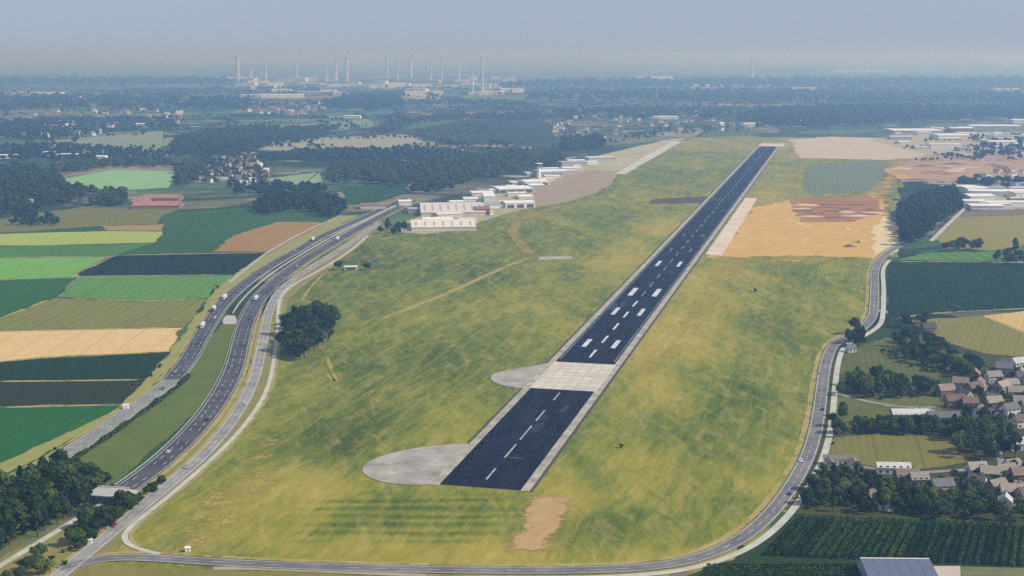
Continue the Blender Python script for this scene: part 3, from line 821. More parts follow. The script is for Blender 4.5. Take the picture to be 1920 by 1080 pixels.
soft_ribbon('track', smooth_line([P(*q) for q in [(600, 690), (632, 720), (620, 690), (610, 660)]]), 5, 0.22, M_DIRT, 'sandy loop worn into the grass below the copse')
M_VERGE = field_mat('dusty_verge', mute(alb((172, 158, 112), 760)), mute(alb((146, 138, 84), 760)), 0.2, 4, 0.0, 0.08, False)
for ln, w, off, nm in ((l_ring, 6.0, -7.2, 'airfield side of the ring road'), (l_acc, 4.0, 5.6, 'outer side of the access road'), (l_right, 5.0, -9.4, 'outer side of the right carriageway'), (l_cyc, 3.5, -2.8, 'edge of the thin cycle path'), (l_left, 4.0, 9.0, 'field side of the left carriageway')):
    soft_ribbon('verge', ln, w, 0.262, M_VERGE, 'dusty verge on the ' + nm, off-w/2, off+w/2)
road('path', [(640, 404), (560, 440), (490, 482), (430, 530)], 4.5, 0.25, plain_mat('pale_bank_path', (0.36, 0.36, 0.30), 0.15, 0.06), 'pale service lane on the far side of the motorway', None)
ja = next(i for i, p in enumerate(l_left) if p.y < P(0, 712).y)
setp(obj('worn_paving', ribbon_mesh('worn_paving', l_left, -6.9, 6.9, 0.02, plain_mat('worn_grey_paving', (0.24, 0.24, 0.21), 0.25, 0.05), ja), road_left), 'pale worn paving of the stretch beside the hedge')
for pix in ([(-40, 765), (100, 762), (250, 758)], [(-40, 716), (150, 714), (292, 712)], [(-40, 682), (100, 670), (318, 660)], [(-40, 622), (150, 618), (345, 614)], [(104, 557), (240, 565), (392, 560)], [(150, 518), (300, 517), (440, 515)], [(-40, 611), (30, 586), (102, 558)],
            [(216, 479), (360, 476), (515, 474)], [(-40, 483), (80, 482), (200, 481)], [(1664, 602), (1745, 588), (1960, 577)], [(1664, 491), (1800, 491), (1960, 494)], [(1840, 592), (1900, 615), (1960, 640)]):
    ln = smooth_line([P(*q) for q in pix])
    soft_ribbon('field_margin', ln, 7.0, 0.212, M_VERGE, 'weedy grass margin between two fields')
# gore where the carriageways part
pad('gore', [(424, 592), (415, 602), (420, 612), (432, 606), (440, 612), (446, 602), (440, 592)], 0.42, M_CONC, 'pale concrete nose where the carriageways part')

VR = [(1545, 868), (1620, 872), (1700, 893), (1790, 880), (1960, 884)]
road('road', VR, 4.5, 0.27, M_ROADP, 'narrow village lane below the paddock', None)
road('road', [(1556, 735), (1640, 757), (1740, 768), (1790, 752), (1850, 724), (1960, 700)], 4.5, 0.27, M_ROADP, 'narrow village lane past the red roofed houses', None)
road('road', [(1846, 725), (1860, 790), (1880, 880), (1900, 950)], 4.0, 0.25, M_ROADP, 'village street between the two house rows', None)
for nm, ln, off in (('left', l_left, -8.3), ('right', l_right, 8.6)):
    setp(obj('crash_barrier', ribbon_mesh('crash_barrier', ln, off-0.12, off+0.12, 0.35, M_CONC, up=0.6)), 'steel crash barrier along the outer edge of the %s carriageway' % nm if nm == 'right' else 'steel crash barrier along the inner edge of the left carriageway', 'barrier')
# median barrier between the carriageways
def between(a, b, i0, i1):
    return [(p + min(b, key=lambda q: (q-p).length)) / 2 for p in a[i0:i1]]
iy = next(i for i, p in enumerate(l_left) if p.y < P(0, 592).y)
med = between(l_left, l_right, 8, iy)
for _ in range(10): med = [med[0]] + [(med[i-1]+2*med[i]+med[i+1])/4 for i in range(1, len(med)-1)] + [med[-1]]
bar = obj('concrete_barrier', ribbon_mesh('concrete_barrier', med, -0.5, 0.5, 0.25, M_CONC, up=1.1))
setp(bar, 'long pale concrete barrier between the motorway carriageways', 'barrier')

# ------------------------------------------------------------------ trees
def rand_dirs(n, rng):
    d = rng.normal(size=(n, 3))
    return d / np.linalg.norm(d, axis=1, keepdims=True)

def ico(rng=None):
    t = (1+5**0.5)/2
    v = np.array([(-1,t,0),(1,t,0),(-1,-t,0),(1,-t,0),(0,-1,t),(0,1,t),(0,-1,-t),(0,1,-t),(t,0,-1),(t,0,1),(-t,0,-1),(-t,0,1)], float)
    v /= np.linalg.norm(v[0])
    f = [(0,11,5),(0,5,1),(0,1,7),(0,7,10),(0,10,11),(1,5,9),(5,11,4),(11,10,2),(10,7,6),(7,1,8),(3,9,4),(3,4,2),(3,2,6),(3,6,8),(3,8,9),(4,9,5),(2,4,11),(6,2,10),(8,6,7),(9,8,1)]
    return v, np.array(f)
ICO_V, ICO_F = ico()

def crown_quads(seed, rx, z0, z1, nlobe, nleaf, leaf, shape='round'):
    """leaf clumps spread over uneven lobes; returns an (n,4,3) array of quads"""
    rng = np.random.default_rng(seed)
    zc, rz = (z0+z1)/2, (z1-z0)/2
    cs, rs = [], []
    for i in range(nlobe):
        d = rand_dirs(1, rng)[0]
        k = rng.uniform(0.25, 0.72)
        zz = d[2]*k
        w = 1.0
        if shape == 'cone': w = 0.95 - 0.6*(zz+1)/2
        cs.append((d[0]*k*rx*w, d[1]*k*rx*w, zc+zz*rz))
        rs.append(rng.uniform(0.36, 0.58)*min(rx, rz)*w)
    cs.append((0, 0, zc)); rs.append(0.6*min(rx, rz))
    cs, rs = np.array(cs), np.array(rs)
    pick = rng.choice(len(cs), nleaf, p=rs**2/np.sum(rs**2))
    d = rand_dirs(nleaf, rng)
    d[:, 2] = np.where(d[:, 2] < -0.45, -d[:, 2]*0.6, d[:, 2])
    pts = cs[pick] + d*(rs[pick]*rng.uniform(0.82, 1.12, nleaf))[:, None]
    nrm = d + 0.55*rand_dirs(nleaf, rng)
    nrm /= np.linalg.norm(nrm, axis=1, keepdims=True)
    a = np.cross(nrm, rand_dirs(nleaf, rng)); a /= np.linalg.norm(a, axis=1, keepdims=True)
    b = np.cross(nrm, a)
    s = (leaf*rng.uniform(0.6, 1.35, nleaf))[:, None]*0.5
    q = np.stack([pts-a*s-b*s*0.8, pts+a*s-b*s*0.7, pts+a*s*0.8+b*s, pts-a*s*0.9+b*s*0.8], axis=1)
    # inner mass so that the crown is not see-through
    core = []
    for c, r in zip(cs, rs):
        vv = c + ICO_V*r*0.80*rng.uniform(0.85, 1.1, (12, 1))
        for f in ICO_F: core.append([vv[f[0]], vv[f[1]], vv[f[2]], vv[f[2]]*0.5+vv[f[0]]*0.5])
    return np.concatenate([q, np.array(core)])

def quads_mesh(name, Q, mat):
    n = len(Q)
    return mesh_np(name, Q.reshape(-1, 3), np.arange(n*4).reshape(n, 4), mat)

def trunk_mesh(name, h, r, mat, seed):
    rng = random.Random(seed)
    m = MB().tube([(r*1.5, -0.3), (r, 0.8), (r*0.8, h*0.5), (r*0.45, h)], 7)
    for k in range(4):                                        # limbs
        a = rng.uniform(0, 6.28); z = h*rng.uniform(0.45, 0.8); L = h*rng.uniform(0.3, 0.45)
        b = len(m.v); w = r*0.35
        for t, ww in ((0, w), (1, w*0.4)):
            cx, cy, cz = math.cos(a)*L*t, math.sin(a)*L*t, z+L*0.7*t
            m.v += [(cx+ww*math.cos(j*2.09), cy+ww*math.sin(j*2.09), cz) for j in range(3)]
        m.f += [(b+j, b+(j+1)%3, b+3+(j+1)%3, b+3+j) for j in range(3)]
    return m.mesh(name, mat)

TREE_N = {}
M_BARK = plain_mat('bark', (0.09, 0.07, 0.05), 0.3, 1.5)
M_LEAF_DK = leaf_mat('dark_leaves', (0.020, 0.042, 0.014), (0.058, 0.090, 0.028))
M_LEAF_MD = leaf_mat('green_leaves', (0.036, 0.070, 0.019), (0.082, 0.118, 0.036))
M_LEAF_LT = leaf_mat('light_leaves', (0.07, 0.11, 0.03), (0.13, 0.16, 0.05))
M_LEAF_CO = leaf_mat('conifer_needles', (0.012, 0.03, 0.018), (0.022, 0.046, 0.024))

TREES = {}
for key, mat in (('dark', M_LEAF_DK), ('green', M_LEAF_MD), ('light', M_LEAF_LT)):
    TREES[key] = [(trunk_mesh('trunk', 5.5, 0.32, M_BARK, 5+i),
                   quads_mesh('crown', crown_quads(40+i*7+len(key), 4.6+0.5*(i % 3), 2.2, 11.5+(i % 4), 11, 850, 1.0), mat)) for i in range(5)]
TREES['tall'] = [(trunk_mesh('trunk', 8, 0.35, M_BARK, 50+i), quads_mesh('crown', crown_quads(90+i, 2.6, 2.0, 17, 10, 700, 0.95), M_LEAF_MD)) for i in range(3)]
TREES['conifer'] = [(trunk_mesh('trunk', 6, 0.3, M_BARK, 70+i), quads_mesh('crown', crown_quads(120+i, 3.3, 1.0, 13, 12, 700, 0.9, 'cone'), M_LEAF_CO)) for i in range(3)]
TREES['bush'] = [(trunk_mesh('trunk', 1.4, 0.16, M_BARK, 80+i), quads_mesh('crown', crown_quads(150+i, 2.2, 0.2, 3.6, 8, 330, 0.7), (M_LEAF_MD, M_LEAF_DK, M_LEAF_LT)[i % 3])) for i in range(4)]
NAMES = {'dark': 'leafy_tree', 'green': 'leafy_tree', 'light': 'leafy_tree', 'tall': 'slender_tree', 'conifer': 'conifer_tree', 'bush': 'bush'}
CATS = {'bush': 'bush'}
tree_count = 0
def tree(x, y, kind, label, group, size=1.0, rng=RNG):
    global tree_count
    tm, cm = rng.choice(TREES[kind])
    s = size*rng.uniform(0.82, 1.18)
    o = empty(NAMES[kind], (x, y, 0), rng.uniform(0, 6.28), (s*rng.uniform(0.9, 1.1), s*rng.uniform(0.9, 1.1), s*rng.uniform(0.88, 1.12)))
    setp(o, label, CATS.get(kind, 'tree'), group)
    obj('trunk', tm, o)
    obj('crown', cm, o)
    tree_count += 1
    return o

def grove(pix, n, kinds, label, group, size=1.0, gap=6.0, seed=1):
    rng = random.Random(seed)
    for x, y in scatter(pix, n, rng, gap):
        tree(x, y, rng.choice(kinds), label, group, size, rng)

# dark copse on the airfield
grove([(540, 628), (556, 606), (600, 600), (628, 612), (622, 636), (596, 660), (562, 680), (536, 676)], 72, ['dark', 'green', 'dark', 'conifer'], 'dark leafy tree in the dense copse beside the cycle path', 'trees of the airfield copse', 1.38, 5.0, 3)
# bottom left wood, between carriageway and footpath
grove([(-40, 935), (50, 905), (110, 885), (150, 915), (150, 945), (185, 950), (140, 968), (55, 1020), (-40, 1072)], 82, ['dark', 'dark', 'green', 'conifer', 'tall'], 'tree of the dark wood along the pale footpath', 'trees of the footpath wood', 1.15, 4.6, 5)
grove([(120, 880), (170, 890), (215, 915), (196, 930), (150, 930)], 22, ['green', 'bush', 'dark'], 'tree on the green wedge above the tunnel portal', 'trees above the tunnel portal', 0.8, 3.6, 6)
grove([(175, 975), (235, 945), (270, 935), (300, 915), (322, 895), (300, 908), (240, 962), (160, 1025), (120, 1040), (150, 1005)], 34, ['green', 'bush', 'dark', 'bush'], 'tree of the belt between footpath and access road', 'trees between footpath and access road', 0.85, 3.2, 7)
grove([(30, 1060), (120, 1035), (130, 1062), (90, 1085), (10, 1098)], 14, ['green', 'light', 'bush'], 'tree in the rough corner below the footpath', 'trees in the rough corner', 0.7, 4.5, 8)
# village groves
grove([(1585, 645), (1600, 628), (1622, 620), (1625, 640), (1610, 656)], 9, ['dark', 'conifer'], 'dark tree where ring road and cycle path bend', 'trees at the ring road bend', 1.05, 5.0, 9)
grove([(1660, 655), (1700, 632), (1760, 655), (1810, 680), (1850, 702), (1800, 712), (1740, 690), (1690, 672)], 40, ['dark', 'green', 'light', 'dark'], 'tree of the long grove north of the village houses', 'trees of the long village grove', 1.05, 6.0, 10)
grove([(1590, 735), (1600, 718), (1680, 712), (1745, 722), (1750, 742), (1700, 748), (1600, 748)], 26, ['green', 'dark', 'light'], 'garden tree in the grove beside the mown meadow', 'trees beside the mown meadow', 0.85, 5.0, 11)
grove([(1612, 815), (1640, 800), (1700, 806), (1780, 806), (1790, 818), (1700, 818)], 18, ['green', 'dark'], 'tree of the row above the sunny paddock', 'trees above the sunny paddock', 0.8, 5.0, 12)
grove([(1785, 800), (1850, 800), (1900, 815), (1920, 850), (1900, 868), (1830, 872), (1795, 850)], 30, ['dark', 'green', 'conifer', 'tall', 'light'], 'tree in the dense clump between the two house rows', 'trees between the house rows', 1.05, 4.6, 13)
grove([(1500, 930), (1530, 895), (1600, 905), (1680, 935), (1760, 935), (1860, 960), (1930, 962), (1930, 985), (1780, 978), (1600, 965), (1500, 955)], 62, ['green', 'dark', 'light', 'bush', 'tall', 'conifer'], 'tree of the village belt above the orchard rows', 'trees above the orchard', 0.8, 4.6, 14)
grove([(1770, 690), (1960, 690), (1960, 800), (1850, 800), (1800, 770)], 26, ['green', 'dark', 'bush', 'light'], 'garden tree among the red roofed houses', 'garden trees among the red roofs', 0.62, 5.5, 15)
grove([(1790, 880), (1960, 880), (1960, 955), (1850, 945)], 20, ['green', 'bush', 'light', 'dark'], 'garden tree among the tan roofed houses', 'garden trees among the tan roofs', 0.6, 5.0, 16)
grove([(1568, 770), (1575, 720), (1590, 720), (1582, 800), (1560, 850), (1550, 850)], 12, ['dark', 'green', 'bush'], 'tree lining the village side of the ring road', 'trees lining the ring road', 0.75, 5.0, 17)
grove([(1752, 470), (1800, 462), (1850, 462), (1848, 470), (1790, 474)], 14, ['dark', 'green'], 'tree of the dark hedge before the olive pasture', 'hedge trees before the olive pasture', 0.95, 6.0, 18)
grove([(1862, 492), (1900, 468), (1930, 470), (1930, 500), (1880, 500)], 14, ['dark', 'green'], 'tree of the clump beside the dark maize', 'trees beside the dark maize', 1.0, 7.0, 19)
grove([(1690, 606), (1735, 598), (1740, 612), (1700, 616)], 9, ['dark', 'conifer'], 'tree at the corner of maize and stubble', 'trees at the maize corner', 0.95, 5.0, 20)
grove([(713, 440), (722, 428), (748, 430), (760, 438), (740, 444)], 9, ['dark', 'conifer'], 'dark tree beside the low white hangar', 'trees beside the white hangar', 1.2, 9.0, 21)
for uv in ((634, 506), (684, 505), (688, 507)):
    q = P(*uv); tree(q.x, q.y, 'dark', 'lone dark tree beside the small white hut on the grass', 'trees by the small hut', 0.85)
q = P(1165, 840); tree(q.x, q.y, 'bush', 'single small bush in the open airfield grass', None, 0.75)
q = P(1416, 548); tree(q.x, q.y, 'bush', 'lone low bush right of the runway touchdown marks', None, 1.3)
for uv in ((400, 548), (408, 541), (398, 552), (300, 690), (282, 706)):
    q = P(*uv); tree(q.x, q.y, 'bush', 'bush on the grassy bank beside the motorway', 'bushes on the motorway bank', 1.0)

# clipped hedge along the pale stretch of the left carriageway
def hedge(line, off, w, h, n, leaf, mat, name, label, cat='hedge', seed=1):
    rng = np.random.default_rng(seed)
    ns = normals(line)
    c = line[len(line)//2]
    L = np.array([(p.x-c.x, p.y-c.y) for p in line]); N = np.array([(q.x, q.y) for q in ns])
    t = rng.uniform(0, len(line)-1.001, n); i = t.astype(int); f = (t-i)[:, None]
    xy = L[i]*(1-f)+L[i+1]*f
    nn = N[i]
    ang = rng.uniform(0, math.pi, n)
    bumpy = 0.75+0.35*np.sin(t*0.9+rng.uniform(0, 6))*np.sin(t*0.37)+0.1*rng.normal(size=n)
    rad = rng.uniform(0.85, 1.05, n)
    lat = off+np.cos(ang)*w/2*rad*bumpy
    zz = np.sin(ang)*h*rad*bumpy
    pts = np.column_stack([xy+nn*lat[:, None], zz+0.05])
    d = np.column_stack([nn*np.cos(ang)[:, None], np.sin(ang)])+0.5*rand_dirs(n, rng)
    d /= np.linalg.norm(d, axis=1, keepdims=True)
    a = np.cross(d, rand_dirs(n, rng)); a /= np.linalg.norm(a, axis=1, keepdims=True); b = np.cross(d, a)
    s = (leaf*rng.uniform(0.6, 1.3, n))[:, None]*0.5
    Q = np.stack([pts-a*s-b*s, pts+a*s-b*s, pts+a*s+b*s, pts-a*s+b*s], 1)
    o = obj(name, quads_mesh(name, Q, mat), loc=(c.x, c.y, 0))
    return setp(o, label, cat)
ia = next(i for i, p in enumerate(l_left) if p.y < P(0, 705).y)
ib = next(i for i, p in enumerate(l_left) if p.y < P(0, 872).y)
hd = hedge(l_left[ia:ib], -10.5, 4.0, 2.6, 5200, 1.0, M_LEAF_DK, 'hedge', 'long dark hedge along the inner edge of the left carriageway', seed=3)
nl = normals(l_left)
off_line = [p + n*10.5 for p, n in zip(l_left, nl)]

# ------------------------------------------------------------------ orchards
def orchard(p0, p1, p2, p3, rows, label, group, h, mat, seed):
    """rows run from the edge p0-p1 (near) to p3-p2 (far); each row is one object"""
    a, b, c, d = (P(*q) for q in (p0, p1, p2, p3))
    rng = np.random.default_rng(seed)
    meshes = []
    for k in range(4):
        n = 1400
        ln = 1.0
        t = rng.uniform(0, 1, n)
        ntree = 26
        ph = np.round(t*ntree)/ntree + rng.normal(0, 0.011, n)
        prof = rng.uniform(0.1, 1, n)
        wid = 1.25*(1-0.6*prof)*rng.choice([-1, 1], n)*rng.uniform(0.5, 1, n)
        meshes.append((ph, prof, wid, rng.integers(1 << 30)))
    for r in range(rows):
        f = (r+0.5)/rows
        q0, q1 = a.lerp(b, f), d.lerp(c, f)
        ph, prof, wid, sd = meshes[r % 4]
        dirv = (q1-q0); L = dirv.length; dirv.normalize(); nv = Vector((dirv.y, -dirv.x, 0))
        n = len(ph)
        g = np.random.default_rng(sd+r)
        pts = np.column_stack([dirv.x*ph*L+nv.x*wid, dirv.y*ph*L+nv.y*wid, 0.5+prof*(h-0.5)*g.uniform(0.8, 1.12, n)])
        dd = rand_dirs(n, g); dd[:, 2] = np.abs(dd[:, 2])+0.2; dd /= np.linalg.norm(dd, axis=1, keepdims=True)
        aa = np.cross(dd, rand_dirs(n, g)); aa /= np.linalg.norm(aa, axis=1, keepdims=True); bb = np.cross(dd, aa)
        s = (0.75*g.uniform(0.6, 1.3, n))[:, None]*0.5
        Q = np.stack([pts-aa*s-bb*s, pts+aa*s-bb*s, pts+aa*s+bb*s, pts-aa*s+bb*s], 1)
        o = empty('fruit_tree_row', (q0.x, q0.y, 0))
        setp(o, label, 'tree row', group)
        obj('foliage', quads_mesh('foliage', Q, mat), o)
        m = MB()
        for k in range(0, 27, 3):
            x, y = dirv.x*L*k/26, dirv.y*L*k/26
            m.box(x-0.07, x+0.07, y-0.07, y+0.07, -0.1, 1.2)
        setp(obj('stems', m.mesh('stems', M_BARK), o), kind='stuff')
M_ORCH = leaf_mat('orchard_leaves', (0.032, 0.075, 0.020), (0.06, 0.105, 0.03))
orchard((1432, 1042), (1990, 1066), (1990, 992), (1496, 974), 34, 'row of low fruit trees in the large dark orchard below the village', 'rows of the large orchard', 2.8, M_ORCH, 5)
orchard((1320, 1108), (1330, 1062), (1612, 1062), (1612, 1108), 9, 'row of young fruit trees in the small orchard by the blue roofed barn', 'rows of the small orchard', 2.0, leaf_mat('young_orchard_leaves', (0.04, 0.075, 0.022), (0.06, 0.10, 0.032)), 6)

# ------------------------------------------------------------------ woods that read as one mass
LOWQ = [crown_quads(300+i, 5.0, 1.5, 12.5+i % 3, 5, 46, 3.1) for i in range(6)]
MIDQ = [crown_quads(330+i, 5.0, 1.5, 12.5+i % 3, 6, 130, 2.0) for i in range(6)]
M_WOOD = leaf_mat('wood_leaves', (0.015, 0.034, 0.014), (0.050, 0.078, 0.028), 0.06)
M_WOOD_FAR = leaf_mat('far_wood_leaves', (0.012, 0.026, 0.016), (0.036, 0.058, 0.026), 0.03)
def wood(pix_list, n, label, size=1.0, mid=False, seed=1, mat=None, gap=0.0):
    n = int(n*1.45)
    rng = random.Random(seed)
    src = MIDQ if mid else LOWQ
    spots = []
    for pix, frac in pix_list:
        spots += scatter(pix, int(n*frac), rng, gap, 12)
    parts = []
    c = P(*pix_list[0][0][0])
    for x, y in spots:
        q = src[rng.randrange(len(src))]
        a = rng.uniform(0, 6.28); s = size*rng.uniform(0.75, 1.25); sz = s*rng.uniform(0.85, 1.15)
        s *= 1.25
        ca, sa = math.cos(a)*s, math.sin(a)*s
        o = np.empty_like(q)
        o[..., 0] = q[..., 0]*ca-q[..., 1]*sa+x-c.x
        o[..., 1] = q[..., 0]*sa+q[..., 1]*ca+y-c.y
        o[..., 2] = q[..., 2]*sz-0.4
        parts.append(o)
    o = obj('woodland', quads_mesh('woodland', np.concatenate(parts), mat or M_WOOD), loc=(c.x, c.y, 0))
    setp(o, label, 'wood', kind='stuff')

wood([([(610, 348), (620, 318), (700, 306), (790, 300), (900, 296), (985, 288), (1000, 302), (975, 322), (905, 342), (850, 352), (760, 350), (690, 345)], 1.0)], 620, 'long dark wood behind the airport halls', 1.15, True, 2)
wood([([(470, 396), (500, 378), (590, 374), (645, 384), (650, 402), (610, 410), (560, 392), (500, 404)], 1.0)], 130, 'tree belt between the teal field and the motorway', 1.15, True, 3)
wood([([(1052, 284), (1056, 268), (1128, 264), (1132, 280)], 1.0)], 150, 'square block of trees beyond the terminal', 1.5, True, 4)
wood([([(315, 292), (330, 262), (400, 248), (480, 240), (560, 244), (640, 240), (600, 262), (500, 276), (460, 296), (380, 300)], 1.0)], 620, 'broad wood above the mid distance village', 1.3, False, 5)
wood([([(-40, 415), (-40, 330), (60, 318), (110, 335), (120, 352), (180, 366), (120, 386), (60, 398)], 1.0)], 420, 'wood at the edge of the ringed meadow', 1.1, True, 6)
wood([([(90, 330), (100, 312), (220, 302), (330, 306), (330, 316), (210, 314), (150, 326)], .55), ([(170, 392), (180, 366), (235, 362), (240, 386)], .2), ([(320, 352), (332, 318), (380, 312), (390, 330), (350, 350)], .25)], 240, 'trees ringing the light green meadow', 1.1, True, 7)
wood([([(480, 300), (560, 284), (700, 284), (800, 280), (800, 292), (700, 300), (600, 304)], 1.0)], 230, 'line of trees below the long pale field', 1.1, False, 8)
wood([([(20, 424), (30, 410), (110, 412), (112, 424)], .5), ([(560, 398), (570, 386), (640, 398), (630, 412)], .5)], 46, 'low trees round the rough pasture', 0.9, True, 9)
wood([([(690, 252), (760, 224), (900, 216), (1080, 218), (1090, 226), (900, 223), (780, 232), (720, 256)], 1.0)], 300, 'dark tree line across the far fields', 1.2, False, 10)
wood([([(1380, 226), (1420, 206), (1600, 200), (1800, 204), (1980, 206), (1980, 222), (1800, 226), (1700, 232), (1560, 238), (1420, 240)], 1.0)], 1300, 'wide dark forest behind the warehouses', 1.6, False, 11, M_WOOD_FAR)
wood([([(1000, 212), (1150, 204), (1400, 204), (1400, 226), (1280, 222), (1180, 226), (1080, 220)], 0.5), ([(0, 262), (0, 232), (120, 226), (320, 224), (340, 240), (100, 262)], 0.5)], 620, 'scattered far woods among the houses', 1.4, False, 12, M_WOOD_FAR)
wood([([(-200, 208), (-200, 186), (300, 182), (480, 190), (460, 206), (200, 206)], .3), ([(600, 204), (640, 188), (740, 186), (760, 200), (700, 210)], .2), ([(980, 190), (1000, 176), (1400, 172), (2000, 180), (2000, 196), (1400, 194)], .5)], 1100, 'distant forest bands fading into blue haze', 2.4, False, 13, M_WOOD_FAR)
wood([([(-400, 164), (-400, 154), (400, 152), (460, 162)], .35), ([(900, 166), (1100, 154), (2200, 152), (2200, 166)], .65)], 1300, 'farthest forest bands near the horizon', 3.6, False, 14, M_WOOD_FAR)
wood([([(420, 352), (500, 350), (600, 352), (620, 362), (520, 368), (430, 366)], .6), ([(760, 362), (780, 348), (830, 346), (850, 356), (800, 366)], .4)], 90, 'trees along the lane below the village', 1.0, True, 15)
wood([([(370, 345), (380, 290), (480, 285), (500, 305), (500, 345)], 1.0)], 120, 'garden trees of the mid distance village', 0.85, True, 16)
wood([([(1000, 318), (1010, 296), (1045, 288), (1060, 300), (1030, 318)], .6), ([(1130, 266), (1250, 244), (1400, 240), (1400, 248), (1260, 254), (1150, 274)], .4)], 90, 'trees around the terminal buildings', 1.1, False, 17)
wood([([(0, 300), (0, 278), (120, 272), (320, 288), (320, 300), (120, 304)], 1.0)], 240, 'broken trees before the pale sage field', 1.0, False, 18)
wood([([(1820, 300), (1850, 262), (1960, 262), (1960, 290)], .6), ([(1790, 352), (1800, 340), (1960, 340), (1960, 356)], .4)], 100, 'trees between the warehouses', 1.1, False, 19)
wood([([(1686, 398), (1740, 372), (1790, 368), (1798, 395), (1757, 425), (1718, 457), (1696, 464), (1688, 430)], 1.0)], 190, 'dark teal wood between the soil site and the pale lane', 1.4, True, 20, None, 6.0)

# hedgerow trees along the far field edges
def hedgerows(pix, nlines, label, seed, size=0.8, mat=None, length=(150, 420), step=11.0):
    rng = random.Random(seed)
    src = LOWQ
    parts = []
    c = P(*pix[0])
    for x, y in scatter(pix, nlines, rng, 40):
        a = rng.choice([0.35, 0.35+math.pi/2, rng.uniform(0, 3.14)])+rng.uniform(-0.15, 0.15)
        L = rng.uniform(*length)
        for k in range(int(L/step)):
            if rng.random() < 0.25: continue
            px, py = x+math.cos(a)*(k*step-L/2)+rng.gauss(0, 3), y+math.sin(a)*(k*step-L/2)+rng.gauss(0, 3)
            q = src[rng.randrange(len(src))]
            b = rng.uniform(0, 6.28); s = size*rng.uniform(0.5, 1.3)
            o = np.empty_like(q)
            o[..., 0] = (q[..., 0]*math.cos(b)-q[..., 1]*math.sin(b))*s*1.2+px-c.x
            o[..., 1] = (q[..., 0]*math.sin(b)+q[..., 1]*math.cos(b))*s*1.2+py-c.y
            o[..., 2] = q[..., 2]*s-0.4
            parts.append(o)
    o = obj('hedgerow_trees', quads_mesh('hedgerow_trees', np.concatenate(parts), mat or M_WOOD), loc=(c.x, c.y, 0))
    setp(o, label, 'trees', kind='stuff')
hedgerows([(0, 330), (0, 215), (480, 200), (700, 205), (1000, 200), (1060, 240), (990, 285), (800, 300), (620, 310), (480, 350), (340, 300), (200, 305)], 120, 'hedgerow trees between the far fields left of the airport', 41, 0.85)
hedgerows([(-100, 212), (-200, 172), (600, 166), (1000, 164), (2000, 164), (2000, 205), (1400, 204), (1000, 205), (600, 205)], 170, 'distant hedgerows and trees in the blue haze', 42, 1.7, M_WOOD_FAR, (300, 1100), 26.0)
hedgerows([(1700, 300), (1760, 255), (1960, 250), (1960, 300), (1830, 312)], 16, 'rows of trees among the warehouses', 43, 0.9, None, (80, 200))

# tangled garden greenery between the houses
wood([([(1570, 735), (1600, 700), (1760, 715), (1760, 745), (1620, 752)], .12), ([(1770, 755), (1830, 705), (1960, 672), (1960, 800), (1860, 800)], .25), ([(1560, 815), (1610, 790), (1780, 798), (1790, 818), (1650, 815)], .12),
      ([(1500, 945), (1530, 880), (1620, 885), (1700, 915), (1800, 900), (1960, 880), (1960, 975), (1700, 962)], .4), ([(1650, 660), (1700, 640), (1850, 690), (1820, 712), (1700, 690)], .11)], 520, 'tangled hedges and shrubs of the village gardens', 0.36, True, 61, M_LEAF_MD)
wood([([(-40, 905), (60, 880), (160, 885), (210, 920), (150, 950), (90, 990), (-40, 1060)], .55), ([(130, 1030), (180, 975), (260, 935), (310, 900), (300, 915), (230, 970), (150, 1035)], .45)], 110, 'undergrowth of the wood and belt beside the footpath', 0.36, True, 62, M_LEAF_MD)

# ------------------------------------------------------------------ houses
M_GLASS = (lambda t: t.done((0.03, 0.04, 0.05), 0.12, 0.5))(NT('window_glass'))
M_DOOR = plain_mat('painted_door', (0.10, 0.06, 0.04), 0.2, 2.0)
M_FRAME = plain_mat('white_frame', (0.7, 0.7, 0.68), 0.1, 2.0)
WALLS = {'white': plain_mat('white_render', (0.68, 0.66, 0.62), 0.12, 0.6, objrand=0.15), 'brick': plain_mat('red_brick', (0.27, 0.15, 0.105), 0.25, 1.2, objrand=0.2),
         'tan': plain_mat('tan_render', (0.47, 0.40, 0.31), 0.15, 0.6, objrand=0.2), 'grey': plain_mat('grey_render', (0.36, 0.36, 0.36), 0.15, 0.6, objrand=0.2)}
ROOFS = {'red': plain_mat('red_tiles', (0.21, 0.135, 0.11), 0.35, 0.9, objrand=0.3), 'orange': plain_mat('orange_tiles', (0.27, 0.21, 0.17), 0.35, 0.9, objrand=0.25),
         'grey': plain_mat('grey_slates', (0.16, 0.16, 0.175), 0.3, 0.9, objrand=0.3), 'tan': plain_mat('tan_tiles', (0.34, 0.295, 0.24), 0.3, 0.9, objrand=0.3),
         'pale': plain_mat('pale_sheet_roof', (0.56, 0.55, 0.53), 0.15, 0.3, objrand=0.2), 'dark': plain_mat('dark_slates', (0.07, 0.07, 0.08), 0.3, 0.9, objrand=0.3)}

